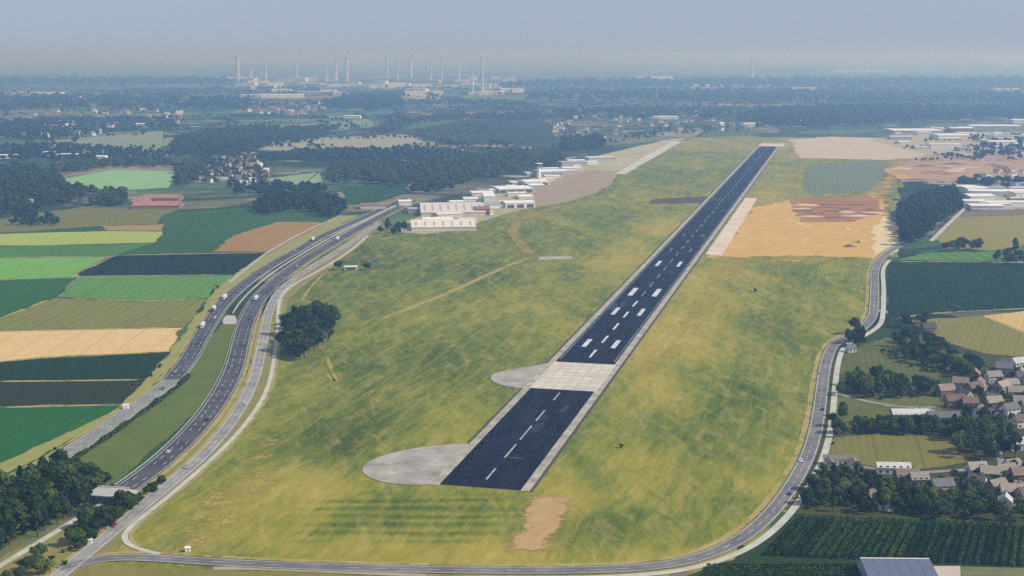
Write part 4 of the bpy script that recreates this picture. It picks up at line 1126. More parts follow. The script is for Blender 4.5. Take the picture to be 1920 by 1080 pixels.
HCACHE = {}
def house_meshes(w, d, e, r, wall, roof):
    key = (w, d, e, r, wall, roof)
    if key in HCACHE: return HCACHE[key]
    hw, hd = w/2, d/2
    m = MB()
    # walls with gables (ridge along x)
    m.v += [(-hw,-hd,-0.3),(hw,-hd,-0.3),(hw,hd,-0.3),(-hw,hd,-0.3),(-hw,-hd,e),(hw,-hd,e),(hw,hd,e),(-hw,hd,e),(-hw,0,e+r),(hw,0,e+r)]
    m.f += [(0,1,5,4),(1,2,6,9,5),(2,3,7,6),(3,0,4,8,7),(4,5,9,8),(6,7,8,9)]
    walls = m.mesh('wall', WALLS[wall])
    o = 0.45; t = 0.22
    sl = r/hd
    prof = [(-hd-o, e-o*sl+0.03), (0, e+r+0.03), (hd+o, e-o*sl+0.03), (hd+o, e-o*sl+0.03+t), (0, e+r+0.03+t), (-hd-o, e-o*sl+0.03+t)]
    roofm = MB().prism(prof, -hw-o, hw+o).mesh('roof', ROOFS[roof])
    ch = MB().box(-0.4, 0.4, -0.4, 0.4, -1.4, 1.3).mesh('chimney', WALLS['brick'])
    HCACHE[key] = (walls, roofm, ch)
    return HCACHE[key]
def window_mesh(w, h):
    key = ('win', w, h)
    if key not in HCACHE:
        HCACHE[key] = (MB().box(-w/2-0.12, w/2+0.12, -0.06, 0.02, -0.12, h+0.12).mesh('window', M_FRAME), MB().box(-w/2, w/2, -0.09, -0.05, 0, h).mesh('pane', M_GLASS))
    return HCACHE[key]
DOOR = MB().box(-0.55, 0.55, -0.07, 0.02, 0, 2.2).mesh('door', M_DOOR)

def house(loc, rz, w, d, e, r, wall, roof, label, group=None, detail=True, name='house', cat='house'):
    o = empty(name, (loc[0], loc[1], 0), rz)
    setp(o, label, cat, group)
    walls, roofm, ch = house_meshes(w, d, e, r, wall, roof)
    obj('wall', walls, o)
    ro = obj('roof', roofm, o)
    if detail:
        c = obj('chimney', ch, ro, (w*0.28, 0.35, e+r+0.2))
        wf, wp = window_mesh(1.5, 1.4)
        n = max(2, int(w/3.2))
        for k in range(n):
            x = -w/2 + (k+0.5)*w/n
            for fl in range(1 if e < 4 else 2):
                for side, ry in ((-1, 0), (1, math.pi)):
                    if k == n//2 and fl == 0 and side == -1:
                        obj('door', DOOR, o, (x, -d/2, 0)); continue
                    q = obj('window', wf, o, (x, side*d/2, 0.9+fl*2.7), ry)
                    obj('pane', wp, q)
        for sx, ry in ((1, math.pi/2), (-1, -math.pi/2)):
            q = obj('window', wf, o, (sx*w/2, 0, 0.9+(2.7 if e >= 4 else 0.2)), ry)
            obj('pane', wp, q)
    return o

def uvloc(u, v): q = P(u, v); return (q.x, q.y)
# village houses on the right: pixel, rotation, width, depth, eaves, roof rise, wall, roof, label
V1 = 'red roofed brick house in the upper village row'
HOUSES = [
    ((1772, 742), 0.3, 12, 8, 5, 3.6, 'brick', 'orange', 'orange roofed brick house beside the grey barn'),
    ((1800, 728), -0.2, 11, 8, 5, 3.4, 'tan', 'orange', 'tan walled house with orange roof behind the grey barn'),
    ((1826, 738), 0.5, 12, 8, 5, 3.6, 'brick', 'red', 'red roofed brick house turned at an angle'),
    ((1790, 762), 0.1, 13, 8, 5, 3.6, 'brick', 'red', 'red roofed brick house right of the grey barn'),
    ((1818, 766), -0.1, 10, 8, 5, 3.4, 'tan', 'red', 'small tan house with dusty red roof'),
    ((1836, 782), 0.9, 9, 7, 5, 3.2, 'white', 'grey', 'bright white gabled house with slate roof'),
    ((1862, 716), 0.2, 11, 8, 5, 3.4, 'white', 'tan', 'white house with tan roof'),
    ((1882, 700), -0.3, 12, 8, 5, 3.4, 'tan', 'grey', 'tan house with grey slate roof'),
    ((1908, 690), 0.4, 11, 8, 5, 3.4, 'white', 'pale', 'white house with pale roof near the golden triangle'),
    ((1878, 735), 0.7, 12, 8, 5, 3.4, 'tan', 'tan', 'tan house with tan tiled roof'),
    ((1905, 745), -0.1, 12, 8, 5, 3.4, 'brick', 'tan', 'brick house with tan tiled roof'),
    ((1862, 765), 0.2, 11, 8, 5, 3.4, 'brick', 'tan', 'brick house with a tan roof below the white gable'),
    ((1892, 778), 0.5, 12, 8, 5, 3.4, 'white', 'grey', 'white house with slate roof beside the dense clump'),
    ((1916, 800), 0.2, 11, 8, 5, 3.4, 'white', 'red', 'white house with red roof beside the dense clump'),
    ((1912, 842), 0.0, 13, 8, 4.5, 3.2, 'white', 'pale', 'lilac white house among dark trees'),
    ((1830, 892), 0.2, 11, 8, 5, 3.4, 'white', 'tan', 'white house with tan roof at the end of the paddock'),
    ((1856, 900), -0.2, 11, 8, 5, 3.4, 'brick', 'tan', 'brick house with tan roof in the lower village'),
    ((1885, 896), 0.4, 12, 8, 5, 3.4, 'tan', 'tan', 'tan house with tan roof in the lower village'),
    ((1912, 902), 0.1, 11, 8, 5, 3.4, 'brick', 'orange', 'brick house with orange roof in the lower village'),
    ((1868, 925), 0.5, 11, 8, 5, 3.4, 'brick', 'orange', 'brick house with orange roof above the orchard'),
    ((1896, 934), -0.1, 12, 8, 5, 3.4, 'white', 'tan', 'white walled house with tan roof above the orchard'),
    ((1925, 940), 0.3, 11, 8, 5, 3.4, 'tan', 'red', 'tan house with red roof above the orchard'),
    ((1884, 952), 1.2, 8, 7, 4.5, 3.0, 'white', 'pale', 'small white gabled house above the orchard'),
    ((1700, 902), 0.05, 13, 8, 4, 3.4, 'brick', 'orange', 'dusty pink roofed house below the sunny paddock'),
    ((1722, 908), 0.1, 10, 7, 4, 3.2, 'brick', 'tan', 'low brick house below the sunny paddock'),
    ((1634, 938), 0.6, 8, 6, 3.5, 2.8, 'brick', 'orange', 'small orange roofed cottage among the trees'),
    ((1660, 955), 1.0, 7, 5.5, 3.5, 2.6, 'white', 'pale', 'small white cottage among the trees'),
    ((1765, 922), 0.2, 12, 8, 4.5, 3.2, 'grey', 'grey', 'grey house with slate roof among the trees'),
    ((1595, 660), 0.3, 7, 6, 3.5, 2.6, 'white', 'grey', 'small white house at the road bend'),
    ((1642, 738), 0.1, 11, 7, 4, 3.0, 'grey', 'dark', 'dark roofed house hidden in the grove'),
    ((1740, 622), 0.2, 12, 8, 4.5, 3.4, 'brick', 'dark', 'dark roofed farmhouse at the maize corner'),
]
for uv, rz, w, d, e, r, wl, rf, lab in HOUSES:
    house(uvloc(*uv), rz, w, d, e, r, wl, rf, lab)
rv = random.Random(91)
for pix, n, lab, grp in (([(1775, 752), (1830, 705), (1960, 672), (1960, 800), (1860, 792)], 20, 'house packed among the red roofs of the upper village', 'packed houses of the upper village'),
                         ([(1815, 884), (1960, 874), (1960, 950), (1880, 945), (1830, 915)], 14, 'house packed among the tan roofs of the lower village', 'packed houses of the lower village'),
                         ([(1850, 700), (1960, 672), (1990, 690), (1900, 712)], 6, 'house at the upper edge of the village below the golden triangle', 'houses at the village edge')):
    taken = [uvloc(*hh[0]) for hh in HOUSES]
    for x, y in scatter(pix, n*3, rv, 12):
        if n <= 0: break
        if any((x-a)**2+(y-b)**2 < 144 for a, b in taken): continue
        n -= 1
        house((x, y), rv.uniform(-0.6, 0.6)+rv.choice([0, 1.57]), rv.choice([9, 11]), 7.5, rv.choice([3.4, 5]), 3.2, rv.choice(['brick', 'tan', 'white', 'tan']), rv.choice(['tan', 'orange', 'grey', 'tan', 'red', 'pale']), lab, grp)
house(uvloc(1705, 786), 0.0, 24, 10, 4.5, 2.6, 'grey', 'pale', 'long barn with pale roof in the village', name='barn', cat='barn')
house(uvloc(1768, 792), -0.05, 20, 11, 4.5, 3.0, 'grey', 'grey', 'long grey slate roofed barn beside the red roofs', name='barn', cat='barn')
house(uvloc(1674, 886), -0.05, 19, 7, 4.0, 2.2, 'white', 'pale', 'long cream walled stable at the lower edge of the paddock', name='stable', cat='stable')
# white court building by the road
def court():
    c = P(1577, 876)
    o = empty('courtyard_building', (c.x, c.y, 0), -0.05)
    setp(o, 'white walled courtyard building beside the ring road', 'building')
    m = MB().box(-9, 9, 3, 8, -0.3, 4).box(-9, -5, -6, 3, -0.3, 4).box(5, 9, -6, 3, -0.3, 4)
    obj('wall', m.mesh('wall', WALLS['white']), o)
    obj('roof', MB().prism([(2.6, 4.02), (5.5, 6), (8.4, 4.02)], -9.4, 9.4).mesh('roof', ROOFS['orange']), o)
    for x0 in (-9.4, 4.6):
        obj('roof', MB().prism([(x0, 4.02), (x0+2.4, 5.6), (x0+4.8, 4.02)], -6.4, 3.4, 'y').mesh('roof', ROOFS['orange']), o)
    wf, wp = window_mesh(1.5, 1.4)
    for x in (-7, 7):
        q = obj('window', wf, o, (x, -6.0, 1)); obj('pane', wp, q)
    for x in (-3, 3):
        q = obj('window', wf, o, (x, 3.0, 1)); obj('pane', wp, q)
    obj('door', DOOR, o, (0, 3.0, 0))
court()

# blue roofed barn cut by the lower frame edge
def blue_barn():
    c = P(1684, 1092)
    o = empty('farm_shed', (c.x, c.y, 0), -0.03)
    setp(o, 'farm shed with blue metal roof and white ridge below the orchard', 'shed')
    m = MB()
    hw, hd, e, r = 15.5, 15, 5, 3.2
    m.v += [(-hw,-hd,-0.3),(hw,-hd,-0.3),(hw,hd,-0.3),(-hw,hd,-0.3),(-hw,-hd,e),(hw,-hd,e),(hw,hd,e),(-hw,hd,e),(-hw,hd*0.55,e+r),(hw,hd*0.55,e+r)]
    m.f += [(0,1,5,4),(1,2,6,9,5),(2,3,7,6),(3,0,4,8,7)]
    obj('wall', m.mesh('wall', WALLS['grey']), o)
    y = hd*0.55
    t = NT('blue_metal_roof')
    s_ = t.n('ShaderNodeSeparateXYZ'); t.put(s_.inputs[0], t.n('ShaderNodeTexCoord').outputs['Object'])
    rib = t.math('SINE', t.math('MULTIPLY', s_.outputs[0], 6.0))
    colr = t.mix(t.noise(t.pos(), 0.25, 5, 0.7), (0.09, 0.105, 0.17), (0.17, 0.185, 0.26))
    M_BLUE = t.done(colr, 0.45, 0.4, bump=rib, bump_dist=0.05)
    prof = [(-hd-0.5, e-0.05), (y, e+r+0.05), (y, e+r+0.25), (-hd-0.5, e+0.15)]
    roof = obj('roof', MB().prism(prof, -hw-0.5, hw+0.5).mesh('roof', M_BLUE), o)
    prof = [(hd+0.5, e-0.05), (hd+0.5, e+0.15), (y, e+r+0.25), (y, e+r+0.05)]
    obj('rear_roof', MB().prism(prof, -hw-0.5, hw+0.5).mesh('rear_roof', ROOFS['pale']), o)
    for k in range(1, 6):
        x = -hw + k*2*hw/6
        prof = [(-hd-0.4, e+0.17), (y-0.3, e+r+0.27), (y-0.3, e+r+0.33), (-hd-0.4, e+0.23)]
        obj('roof_rib', MB().prism(prof, x-0.1, x+0.1).mesh('roof_rib', M_BLUE), roof)
    obj('ridge_cap', MB().box(-hw-0.5, hw+0.5, y-0.5, y+0.5, e+r+0.28, e+r+0.42).mesh('ridge_cap', M_FRAME), roof)
blue_barn()
sheet('farm_yard', [(1745, 1062), (1800, 1062), (1812, 1120), (1745, 1120)], 0.24, plain_mat('pale_paving', (0.5, 0.42, 0.34), 0.12, 0.2), 'tan paved yard beside the blue roofed shed')
sheet('farm_yard', [(1800, 1063), (1990, 1068), (1990, 1120), (1812, 1120)], 0.22, plain_mat('yard_gravel', alb((104, 108, 72)), 0.25, 0.2), 'rough green gravel yard behind the shed')

# ------------------------------------------------------------------ halls and warehouses
M_CLAD = {'white': plain_mat('white_cladding', (0.74, 0.74, 0.74), 0.08, 0.1), 'pink': plain_mat('pale_pink_cladding', (0.62, 0.54, 0.52), 0.1, 0.06),
          'grey': plain_mat('grey_cladding', (0.34, 0.35, 0.37), 0.12, 0.08), 'red': plain_mat('dull_red_cladding', (0.28, 0.14, 0.13), 0.2, 0.1), 'cream': plain_mat('cream_cladding', (0.70, 0.64, 0.55), 0.08, 0.08),
          'dark': plain_mat('dark_cladding', (0.10, 0.10, 0.11), 0.15, 0.1), 'rust': plain_mat('rust_roofing', (0.33, 0.165, 0.125), 0.3, 0.06)}
def hall(uv, w, d, h, wall, roof, label, rz=0.0, rise=1.2, name='hall', cat='hall', group=None, bays=0, lights=0):
    """low pitched hall whose front edge centre stands at the pixel"""
    c = P(*uv)
    o = empty(name, (c.x - math.sin(rz)*-0, c.y, 0), rz)
    setp(o, label, cat, group)
    obj('wall', MB().prism([(0, -0.3), (d, -0.3), (d, h), (d/2, h+rise), (0, h)], -w/2, w/2).mesh('wall', M_CLAD[wall]), o)
    t = 0.35
    ro = obj('roof', MB().prism([(-0.6, h+0.05), (d/2, h+rise+0.05), (d+0.6, h+0.05), (d+0.6, h+0.05+t), (d/2, h+rise+0.05+t), (-0.6, h+0.05+t)], -w/2-0.6, w/2+0.6).mesh('roof', M_CLAD[roof]), o)
    for k in range(bays):
        bw = w/bays
        x = -w/2+(k+0.5)*bw
        obj('door', MB().box(x-bw*0.36, x+bw*0.36, -0.18, 0.05, 0, h*0.72).mesh('door', M_CLAD['dark']), o)
    for k in range(lights):
        x = -w/2+(k+0.5)*w/lights
        s = 2*rise/d
        obj('roof_light', MB().prism([(d*0.1, h+s*d*0.1+0.42), (d*0.42, h+s*d*0.42+0.42), (d*0.42, h+s*d*0.42+0.55), (d*0.1, h+s*d*0.1+0.55)], x-1.2, x+1.2).mesh('roof_light', M_CLAD['grey']), ro)
    return o
ANG = RW_ROT - math.pi/2 + 0.0
# airport halls left of the runway
hall((832, 433), 88, 90, 5, 'cream', 'cream', 'long low hangar with cream roof on the grass edge', 0.08, 3.5, 'hangar', 'hangar', None, 0, 7)
hall((850, 406), 96, 140, 6, 'pink', 'pink', 'large hall with pale pink roof behind the low hangar', 0.08, 6, 'hall', 'hall', None, 0, 8)
hall((905, 404), 22, 50, 9, 'red', 'red', 'tall dull red block beside the pink roofed hall', 0.08, 1.5, 'hall', 'hall', None, 2)
hall((918, 380), 18, 70, 10, 'white', 'white', 'tall narrow white hall beside the red block', 0.08, 2)
hall((976, 390), 48, 30, 8, 'white', 'white', 'small bright white hangar at the end of the apron', 0.3, 2, 'hangar', 'hangar', None, 3)
hall((968, 362), 62, 60, 7, 'grey', 'white', 'white roofed freight hall above the apron', 0.3, 2, 'hall', 'hall', None, 4)
hall((1008, 348), 46, 50, 7, 'white', 'white', 'white roofed hall beside the control tower', 0.35, 2, 'hall', 'hall', None, 3)
hall((1040, 330), 60, 50, 9, 'grey', 'white', 'pale hall on the far side of the light apron', 0.4, 2)
hall((760, 386), 20, 24, 7, 'white', 'white', 'small white building beside the motorway end', 0.2, 1.5)
hall((790, 400), 40, 30, 6, 'grey', 'grey', 'grey shed left of the pink roofed hall', 0.1, 1.5, 'shed', 'shed')
hall((700, 392), 40, 26, 6, 'pink', 'rust', 'reddish roofed depot where the motorway disappears', 0.1, 2, 'depot', 'depot')
hall((658, 506), 14, 8, 3.2, 'white', 'white', 'small white hut alone on the airfield grass', 0.1, 0.6, 'hut', 'hut', None, 1)
hall((1130, 302), 70, 40, 8, 'grey', 'pink', 'low terminal building beside the pale taxiway', 0.4, 1.5, 'terminal', 'terminal')
hall((1078, 312), 60, 40, 9, 'grey', 'grey', 'grey roofed office block by the light apron', 0.4, 1.5)
ra = random.Random(55)
for k, (x, y) in enumerate(scatter([(790, 420), (850, 385), (940, 355), (1020, 322), (1100, 296), (1130, 300), (1060, 330), (1010, 352), (1000, 380), (940, 398), (880, 420)], 30, ra, 42)):
    o = hall((900, 400), ra.uniform(16, 44), ra.uniform(14, 40), ra.uniform(3.5, 6), ra.choice(['white', 'cream', 'grey', 'pink', 'white']), ra.choice(['white', 'white', 'pink', 'cream', 'grey']), 'small low pale building in the strip between the airport halls', 0.1+ra.uniform(0, 0.3), 1.2, 'airport_building', 'building', 'small airport buildings', 0, 0)
    o.location = (x, y, 0)
# control tower
def control_tower():
    c = P(1010, 338)
    o = empty('control_tower', (c.x, c.y, 0))
    setp(o, 'slim white control tower rising above the freight halls', 'tower')
    obj('shaft', MB().tube([(4.2, -0.3), (3.6, 24), (5.2, 27)], 12).mesh('shaft', M_CLAD['white']), o)
    cab = obj('cab', MB().tube([(6.0, 27), (7.2, 31.5)], 12).mesh('cab', M_GLASS), o)
    obj('roof', MB().tube([(7.6, 31.6), (7.4, 32.6), (1.0, 33.4)], 12).mesh('roof', M_CLAD['white']), o)
    obj('balcony', MB().tube([(7.0, 26.4), (7.0, 27.0)], 12).mesh('balcony', M_CLAD['grey']), o)
    obj('antenna', MB().tube([(0.25, 33.4), (0.12, 40)], 6).mesh('antenna', M_CLAD['grey']), o)
control_tower()
# red farm halls on the left
for i, (uv, w, d, lab) in enumerate([((292, 392), 74, 40, 'widest of the dull red farm roofs above the teal field'), ((300, 378), 62, 40, 'dull red farm roof behind the widest one'), ((262, 384), 26, 30, 'small red farm roof beside the dark trees')]):
    hall(uv, w, d, 5, 'brick' if False else 'rust', 'rust', lab, 0.05, 5, 'farm_hall', 'barn')
# warehouses right of the far runway end
WH = [((1722, 252), 150, 120, 11, 'grey', 'white', 'long white roofed warehouse nearest the forest'), ((1790, 262), 90, 90, 12, 'cream', 'white', 'white warehouse with cream front past the runway end'),
      ((1775, 280), 80, 60, 12, 'white', 'pink', 'warehouse with pale pink roof and white front'), ((1882, 276), 70, 60, 14, 'white', 'white', 'bright white box shaped warehouse by the tree clump'),
      ((1870, 243), 160, 90, 11, 'grey', 'white', 'very long white warehouse at the forest edge'), ((1905, 262), 120, 70, 10, 'white', 'grey', 'white warehouse with grey roof among trees'),
      ((1805, 248), 70, 60, 12, 'red', 'white', 'white roofed warehouse with dull red front'), ((1690, 262), 60, 40, 8, 'grey', 'pink', 'low shed on the sandy flat ground'),
      ((1925, 232), 90, 80, 12, 'white', 'white', 'white warehouse standing behind the long one')]
for uv, w, d, h, wl, rf, lab in WH: hall(uv, w, d, h, wl, rf, lab, 0.0, 1.5, 'warehouse', 'warehouse')
for uv, w, d, h, wl, rf, lab in [((1840, 375), 44, 34, 7, 'grey', 'white', 'white roofed works hall at the end of the pale lane'), ((1880, 388), 74, 26, 7, 'white', 'white', 'long bright white shed along the ploughed strip'),
      ((1900, 366), 50, 34, 7, 'grey', 'white', 'second white works hall behind the long shed'), ((1866, 360), 40, 30, 7, 'pink', 'grey', 'grey roofed works hall with pink front'), ((1930, 352), 50, 30, 8, 'white', 'pink', 'pink roofed works hall in the trees')]:
    hall(uv, w, d, h, wl, rf, lab, 0.05, 1.5, 'works_hall', 'hall')
rw_ = random.Random(57)
for pix, n, lab, grp in (([(1640, 262), (1700, 246), (1960, 236), (1960, 290), (1780, 292)], 26, 'small white or grey hall among the warehouses past the runway end', 'small halls among the warehouses'),
                         ([(1806, 396), (1806, 356), (1960, 348), (1960, 392)], 16, 'small pale hall beside the long bright white shed', 'small halls by the white shed')):
    for x, y in scatter(pix, n, rw_, 34):
        o = hall((900, 400), rw_.uniform(18, 60), rw_.uniform(16, 44), rw_.uniform(4, 9), rw_.choice(['white', 'cream', 'grey', 'white']), rw_.choice(['white', 'white', 'pink', 'grey']), lab, rw_.uniform(-0.2, 0.3), 1.2, 'small_hall', 'hall', grp)
        o.location = (x, y, 0)
# white halls far off
FAR = [((530, 184), 230, 160, 18, 'white', 'white'), ((470, 184), 120, 120, 16, 'white', 'white'), ((620, 178), 110, 110, 18, 'white', 'white'), ((740, 164), 160, 200, 26, 'white', 'white'), ((715, 166), 160, 150, 14, 'white', 'white'),
       ((925, 178), 110, 120, 18, 'white', 'cream'), ((660, 222), 60, 40, 9, 'white', 'white'), ((268, 238), 50, 40, 10, 'white', 'white'), ((1325, 165), 260, 200, 20, 'white', 'white'), ((1400, 164), 420, 160, 16, 'white', 'white'), ((1100, 178), 120, 100, 14, 'cream', 'cream'),
       ((1510, 170), 160, 140, 16, 'white', 'white'), ((1250, 224), 90, 60, 10, 'white', 'white'), ((1300, 222), 60, 50, 10, 'grey', 'white'), ((1412, 238), 60, 60, 11, 'white', 'white'), ((1508, 232), 70, 30, 9, 'white', 'white'), ((1890, 170), 160, 120, 14, 'white', 'white'),
       ((85, 178), 170, 120, 14, 'white', 'white'), ((130, 186), 120, 100, 12, 'white', 'white'), ((30, 178), 120, 100, 14, 'grey', 'white'), ((720, 190), 130, 60, 10, 'white', 'white'), ((800, 188), 150, 60, 10, 'grey', 'white'), ((1230, 148), 420, 260, 18, 'white', 'white'), ((1620, 136), 700, 500, 24, 'white', 'white'), ((410, 150), 420, 260, 20, 'white', 'white'),
       ((90, 292), 34, 24, 8, 'white', 'white'), ((130, 296), 46, 24, 8, 'grey', 'white'), ((185, 300), 30, 24, 8, 'white', 'white'), ((10, 298), 50, 30, 8, 'white', 'white')]
for uv, w, d, h, wl, rf in FAR:
    hall(uv, w, d, h, wl, rf, 'far white industrial hall in the haze beyond the airport', RNG.uniform(-0.15, 0.15), 1.5, 'industrial_hall', 'hall', 'far white halls')

# ------------------------------------------------------------------ far houses (each one a thing)
HC = []
for wl, rf in (('white', 'red'), ('brick', 'red'), ('white', 'grey'), ('brick', 'orange'), ('tan', 'tan'), ('white', 'pale')): HC.append((wl, rf))
def village(pix, n, label, group, size, seed, gap=16.0):
    rng = random.Random(seed)
    for x, y in scatter(pix, n, rng, gap, 30):
        wl, rf = rng.choice(HC)
        house((x, y), rng.uniform(-0.6, 0.6)+rng.choice([0, 0, 1.57]), *size, wl, rf, label, group, detail=False)
village([(370, 345), (385, 296), (480, 288), (500, 318), (500, 345), (430, 352)], 58, 'house of the village beyond the light green meadow', 'houses of the mid distance village', (12, 9, 5, 4), 31)
village([(1000, 236), (1100, 218), (1280, 222), (1420, 236), (1400, 246), (1250, 246), (1140, 262), (1040, 262)], 70, 'house of the town beyond the airport terminal', 'houses of the town beyond the terminal', (16, 12, 7, 5), 32, 24)
village([(1800, 350), (1960, 340), (1960, 312), (1880, 318), (1810, 336)], 22, 'house beside the rust coloured earthworks', 'houses by the earthworks', (12, 9, 5, 4), 33)
village([(0, 262), (0, 215), (200, 205), (350, 212), (340, 235), (150, 262)], 60, 'house of the far town in the blue haze', 'houses of the far blue town', (20, 14, 8, 6), 34, 30)
village([(440, 216), (460, 198), (600, 192), (640, 206), (560, 222)], 40, 'house of the estate below the white industrial halls', 'houses below the industrial halls', (22, 16, 9, 6), 35, 30)
village([(0, 400), (60, 385), (180, 378), (180, 365), (60, 360), (0, 380)], 14, 'house half hidden by the wood at the rough pasture', 'houses at the rough pasture', (12, 9, 5, 4), 36)
village([(500, 392), (560, 378), (600, 384), (560, 392)], 6, 'house in the tree belt above the teal field', 'houses in the tree belt', (12, 9, 5, 4), 37)

# ------------------------------------------------------------------ far chimneys and columns
M_CHIM = plain_mat('pale_chimney_concrete', (0.52, 0.53, 0.56), 0.1, 0.02)
def chimney(uv, h, r, label, group=None, stripe=False):
    c = P(*uv)
    o = empty('industrial_chimney', (c.x, c.y, 0))
    setp(o, label, 'chimney', group)
    obj('shaft', MB().tube([(r*1.25, -0.5), (r*1.0, h*0.4), (r*0.8, h)], 14).mesh('shaft', M_CHIM), o)
    for f in (0.5, 0.97):
        rr = r*1.25
        obj('gallery', MB().tube([(rr, h*f), (rr, h*f+2)], 14).mesh('gallery', M_CLAD['grey']), o)
    obj('rim', MB().tube([(r*0.84, h), (r*0.84, h+1.5)], 14).mesh('rim', M_CLAD['dark']), o)
G = 'chimneys of the far industrial site'
LB = 'tall pale industrial chimney in the far haze'
for u, v, top, r in [(446, 152, 106, 15), (498, 152, 118, 9), (630, 152, 110, 11), (650, 153, 108, 13), (612, 153, 124, 8), (726, 146, 106, 10), (770, 146, 106, 12), (556, 150, 116, 8), (470, 152, 128, 14),
                     (886, 176, 122, 7), (904, 178, 106, 9), (828, 150, 108, 8), (860, 152, 112, 8), (1410, 146, 112, 10), (808, 150, 118, 8), (745, 150, 112, 8)]:
    d = P(u, v).y
    chimney((u, v), min(258.0, max(45.0, (v-top)/FPX*d*0.98)), r*d/12800*1.25, LB, G)
rp = random.Random(66)
for k, (x, y) in enumerate(scatter([(430, 172), (440, 150), (960, 150), (980, 180), (800, 184), (600, 180)], 44, rp, 120)):
    o = hall((700, 160), rp.uniform(60, 220), rp.uniform(40, 120), rp.uniform(10, 34), rp.choice(['grey', 'white', 'white', 'cream']), rp.choice(['cream', 'white']), 'grey or white plant block among the far chimneys', rp.uniform(-0.3, 0.3), 1.0, 'plant_block', 'building', 'plant blocks of the far industrial site')
    o.location = (x, y, 0)
# ------------------------------------------------------------------ tunnel portal of the right carriageway
def tunnel_portal():
    i = min(range(1, len(l_right)-1), key=lambda k: (l_right[k]-Vector(uvloc(212, 932))).length)
    c = l_right[i]; dv = (l_right[i+1]-l_right[i-1]).normalized()
    o = empty('tunnel_portal', (c.x, c.y, 0), math.atan2(dv.y, dv.x))
    setp(o, 'pale concrete tunnel portal swallowing the right carriageway', 'tunnel portal')
    M_PAR = plain_mat('pale_parapet', (0.66, 0.65, 0.60), 0.2, 0.3)
    obj('deck', MB().box(-2, 12, -9.4, 9.4, 4.4, 5.0).mesh('deck', M_CONC), o)
    obj('parapet', MB().box(-2.3, -1.9, -9.4, 9.4, 4.2, 5.9).mesh('parapet', M_PAR), o)
    for y in (-9.4, 8.6): obj('side_wall', MB().box(-1.9, 12, y, y+0.8, -0.3, 4.4).mesh('side_wall', M_CONC), o)
    obj('tunnel_shade_plane', MB().box(11.2, 11.9, -8.6, 8.6, -0.3, 4.4).mesh('tunnel_shade_plane', M_CLAD['dark']), o)  # dark plane closing the bore; its colour stands in for the tunnel's inner shade
    for y, sg in ((-9.4, -1), (9.0, 1)):
        x, dx = -2.0, -1
        obj('wing_wall', mesh_from('wing_wall', [(x, y, -0.3), (x+dx*11, y+sg*2, -0.3), (x+dx*11, y+sg*2, 0.7), (x, y, 4.9), (x, y+0.4, -0.3), (x+dx*11, y+sg*2+0.4, -0.3), (x+dx*11, y+sg*2+0.4, 0.7), (x, y+0.4, 4.9)],
            [(0,1,2,3),(7,6,5,4),(3,2,6,7),(1,5,6,2),(0,3,7,4),(0,4,5,1)], M_CONC), o)
tunnel_portal()
# white kiosk / equipment cabinet by the motorway and roadside box at the junction
def cabinet(uv, w, d, h, label):
    c = P(*uv)
    o = empty('equipment_hut', (c.x, c.y, 0), 0.4)
    setp(o, label, 'hut')
    obj('wall', MB().box(-w/2, w/2, -d/2, d/2, -0.2, h).mesh('wall', M_CLAD['white']), o)
    obj('roof', MB().box(-w/2-0.3, w/2+0.3, -d/2-0.3, d/2+0.3, h+0.02, h+0.3).mesh('roof', M_CLAD['white']), o)
    obj('door', MB().box(-0.5, 0.5, -d/2-0.06, -d/2+0.02, 0, 2.0).mesh('door', M_CLAD['grey']), o)
cabinet((236, 766), 4, 3, 2.6, 'white equipment hut on the bank beside the green field')
cabinet((168, 1020), 2.6, 2.2, 2.3, 'small white hut at the ring road junction')
cabinet((352, 1034), 2.4, 2, 2.0, 'small pale hut on the grass above the ring road')

# ------------------------------------------------------------------ vehicles
M_TYRE = plain_mat('tyre_rubber', (0.02, 0.02, 0.02), 0.1, 3.0)
M_RIM = plain_mat('wheel_rim', (0.4, 0.4, 0.42), 0.1, 3.0)
PAINT = {n: (lambda t, c=c: t.done(c, 0.3, 0.5))(NT(n+'_car_paint')) for n, c in (('white', (0.8, 0.8, 0.8)), ('silver', (0.45, 0.46, 0.48)), ('red', (0.35, 0.03, 0.03)), ('blue', (0.04, 0.08, 0.25)), ('black', (0.02, 0.02, 0.025)), ('yellow', (0.55, 0.38, 0.05)))}
M_LAMP = plain_mat('lamp_glass', (0.6, 0.58, 0.5), 0.1, 3.0)
def wheel_mesh(r, w):
    key = ('wheel', r, w)
    if key not in HCACHE:
        def cyl(rr, ww, nm, mt):
            n = 14; m = MB()
            m.v = [(rr*math.cos(6.2832*i/n), s*ww/2, r+rr*math.sin(6.2832*i/n)) for s in (-1, 1) for i in range(n)]
            m.f = [(i, (i+1) % n, n+(i+1) % n, n+i) for i in range(n)] + [tuple(range(n)), tuple(range(n, 2*n))[::-1]]
            return m.mesh(nm, mt)
        HCACHE[key] = (cyl(r, w, 'wheel', M_TYRE), cyl(r*0.6, w+0.04, 'rim', M_RIM))
    return HCACHE[key]
def wheels(o, xs, y, r, w, z=0.0):
    a, b = wheel_mesh(r, w)
    for x in xs:
        for s in (-1, 1):
            q = obj('wheel', a, o, (x, s*y, z)); obj('rim', b, q)
CARB = {}
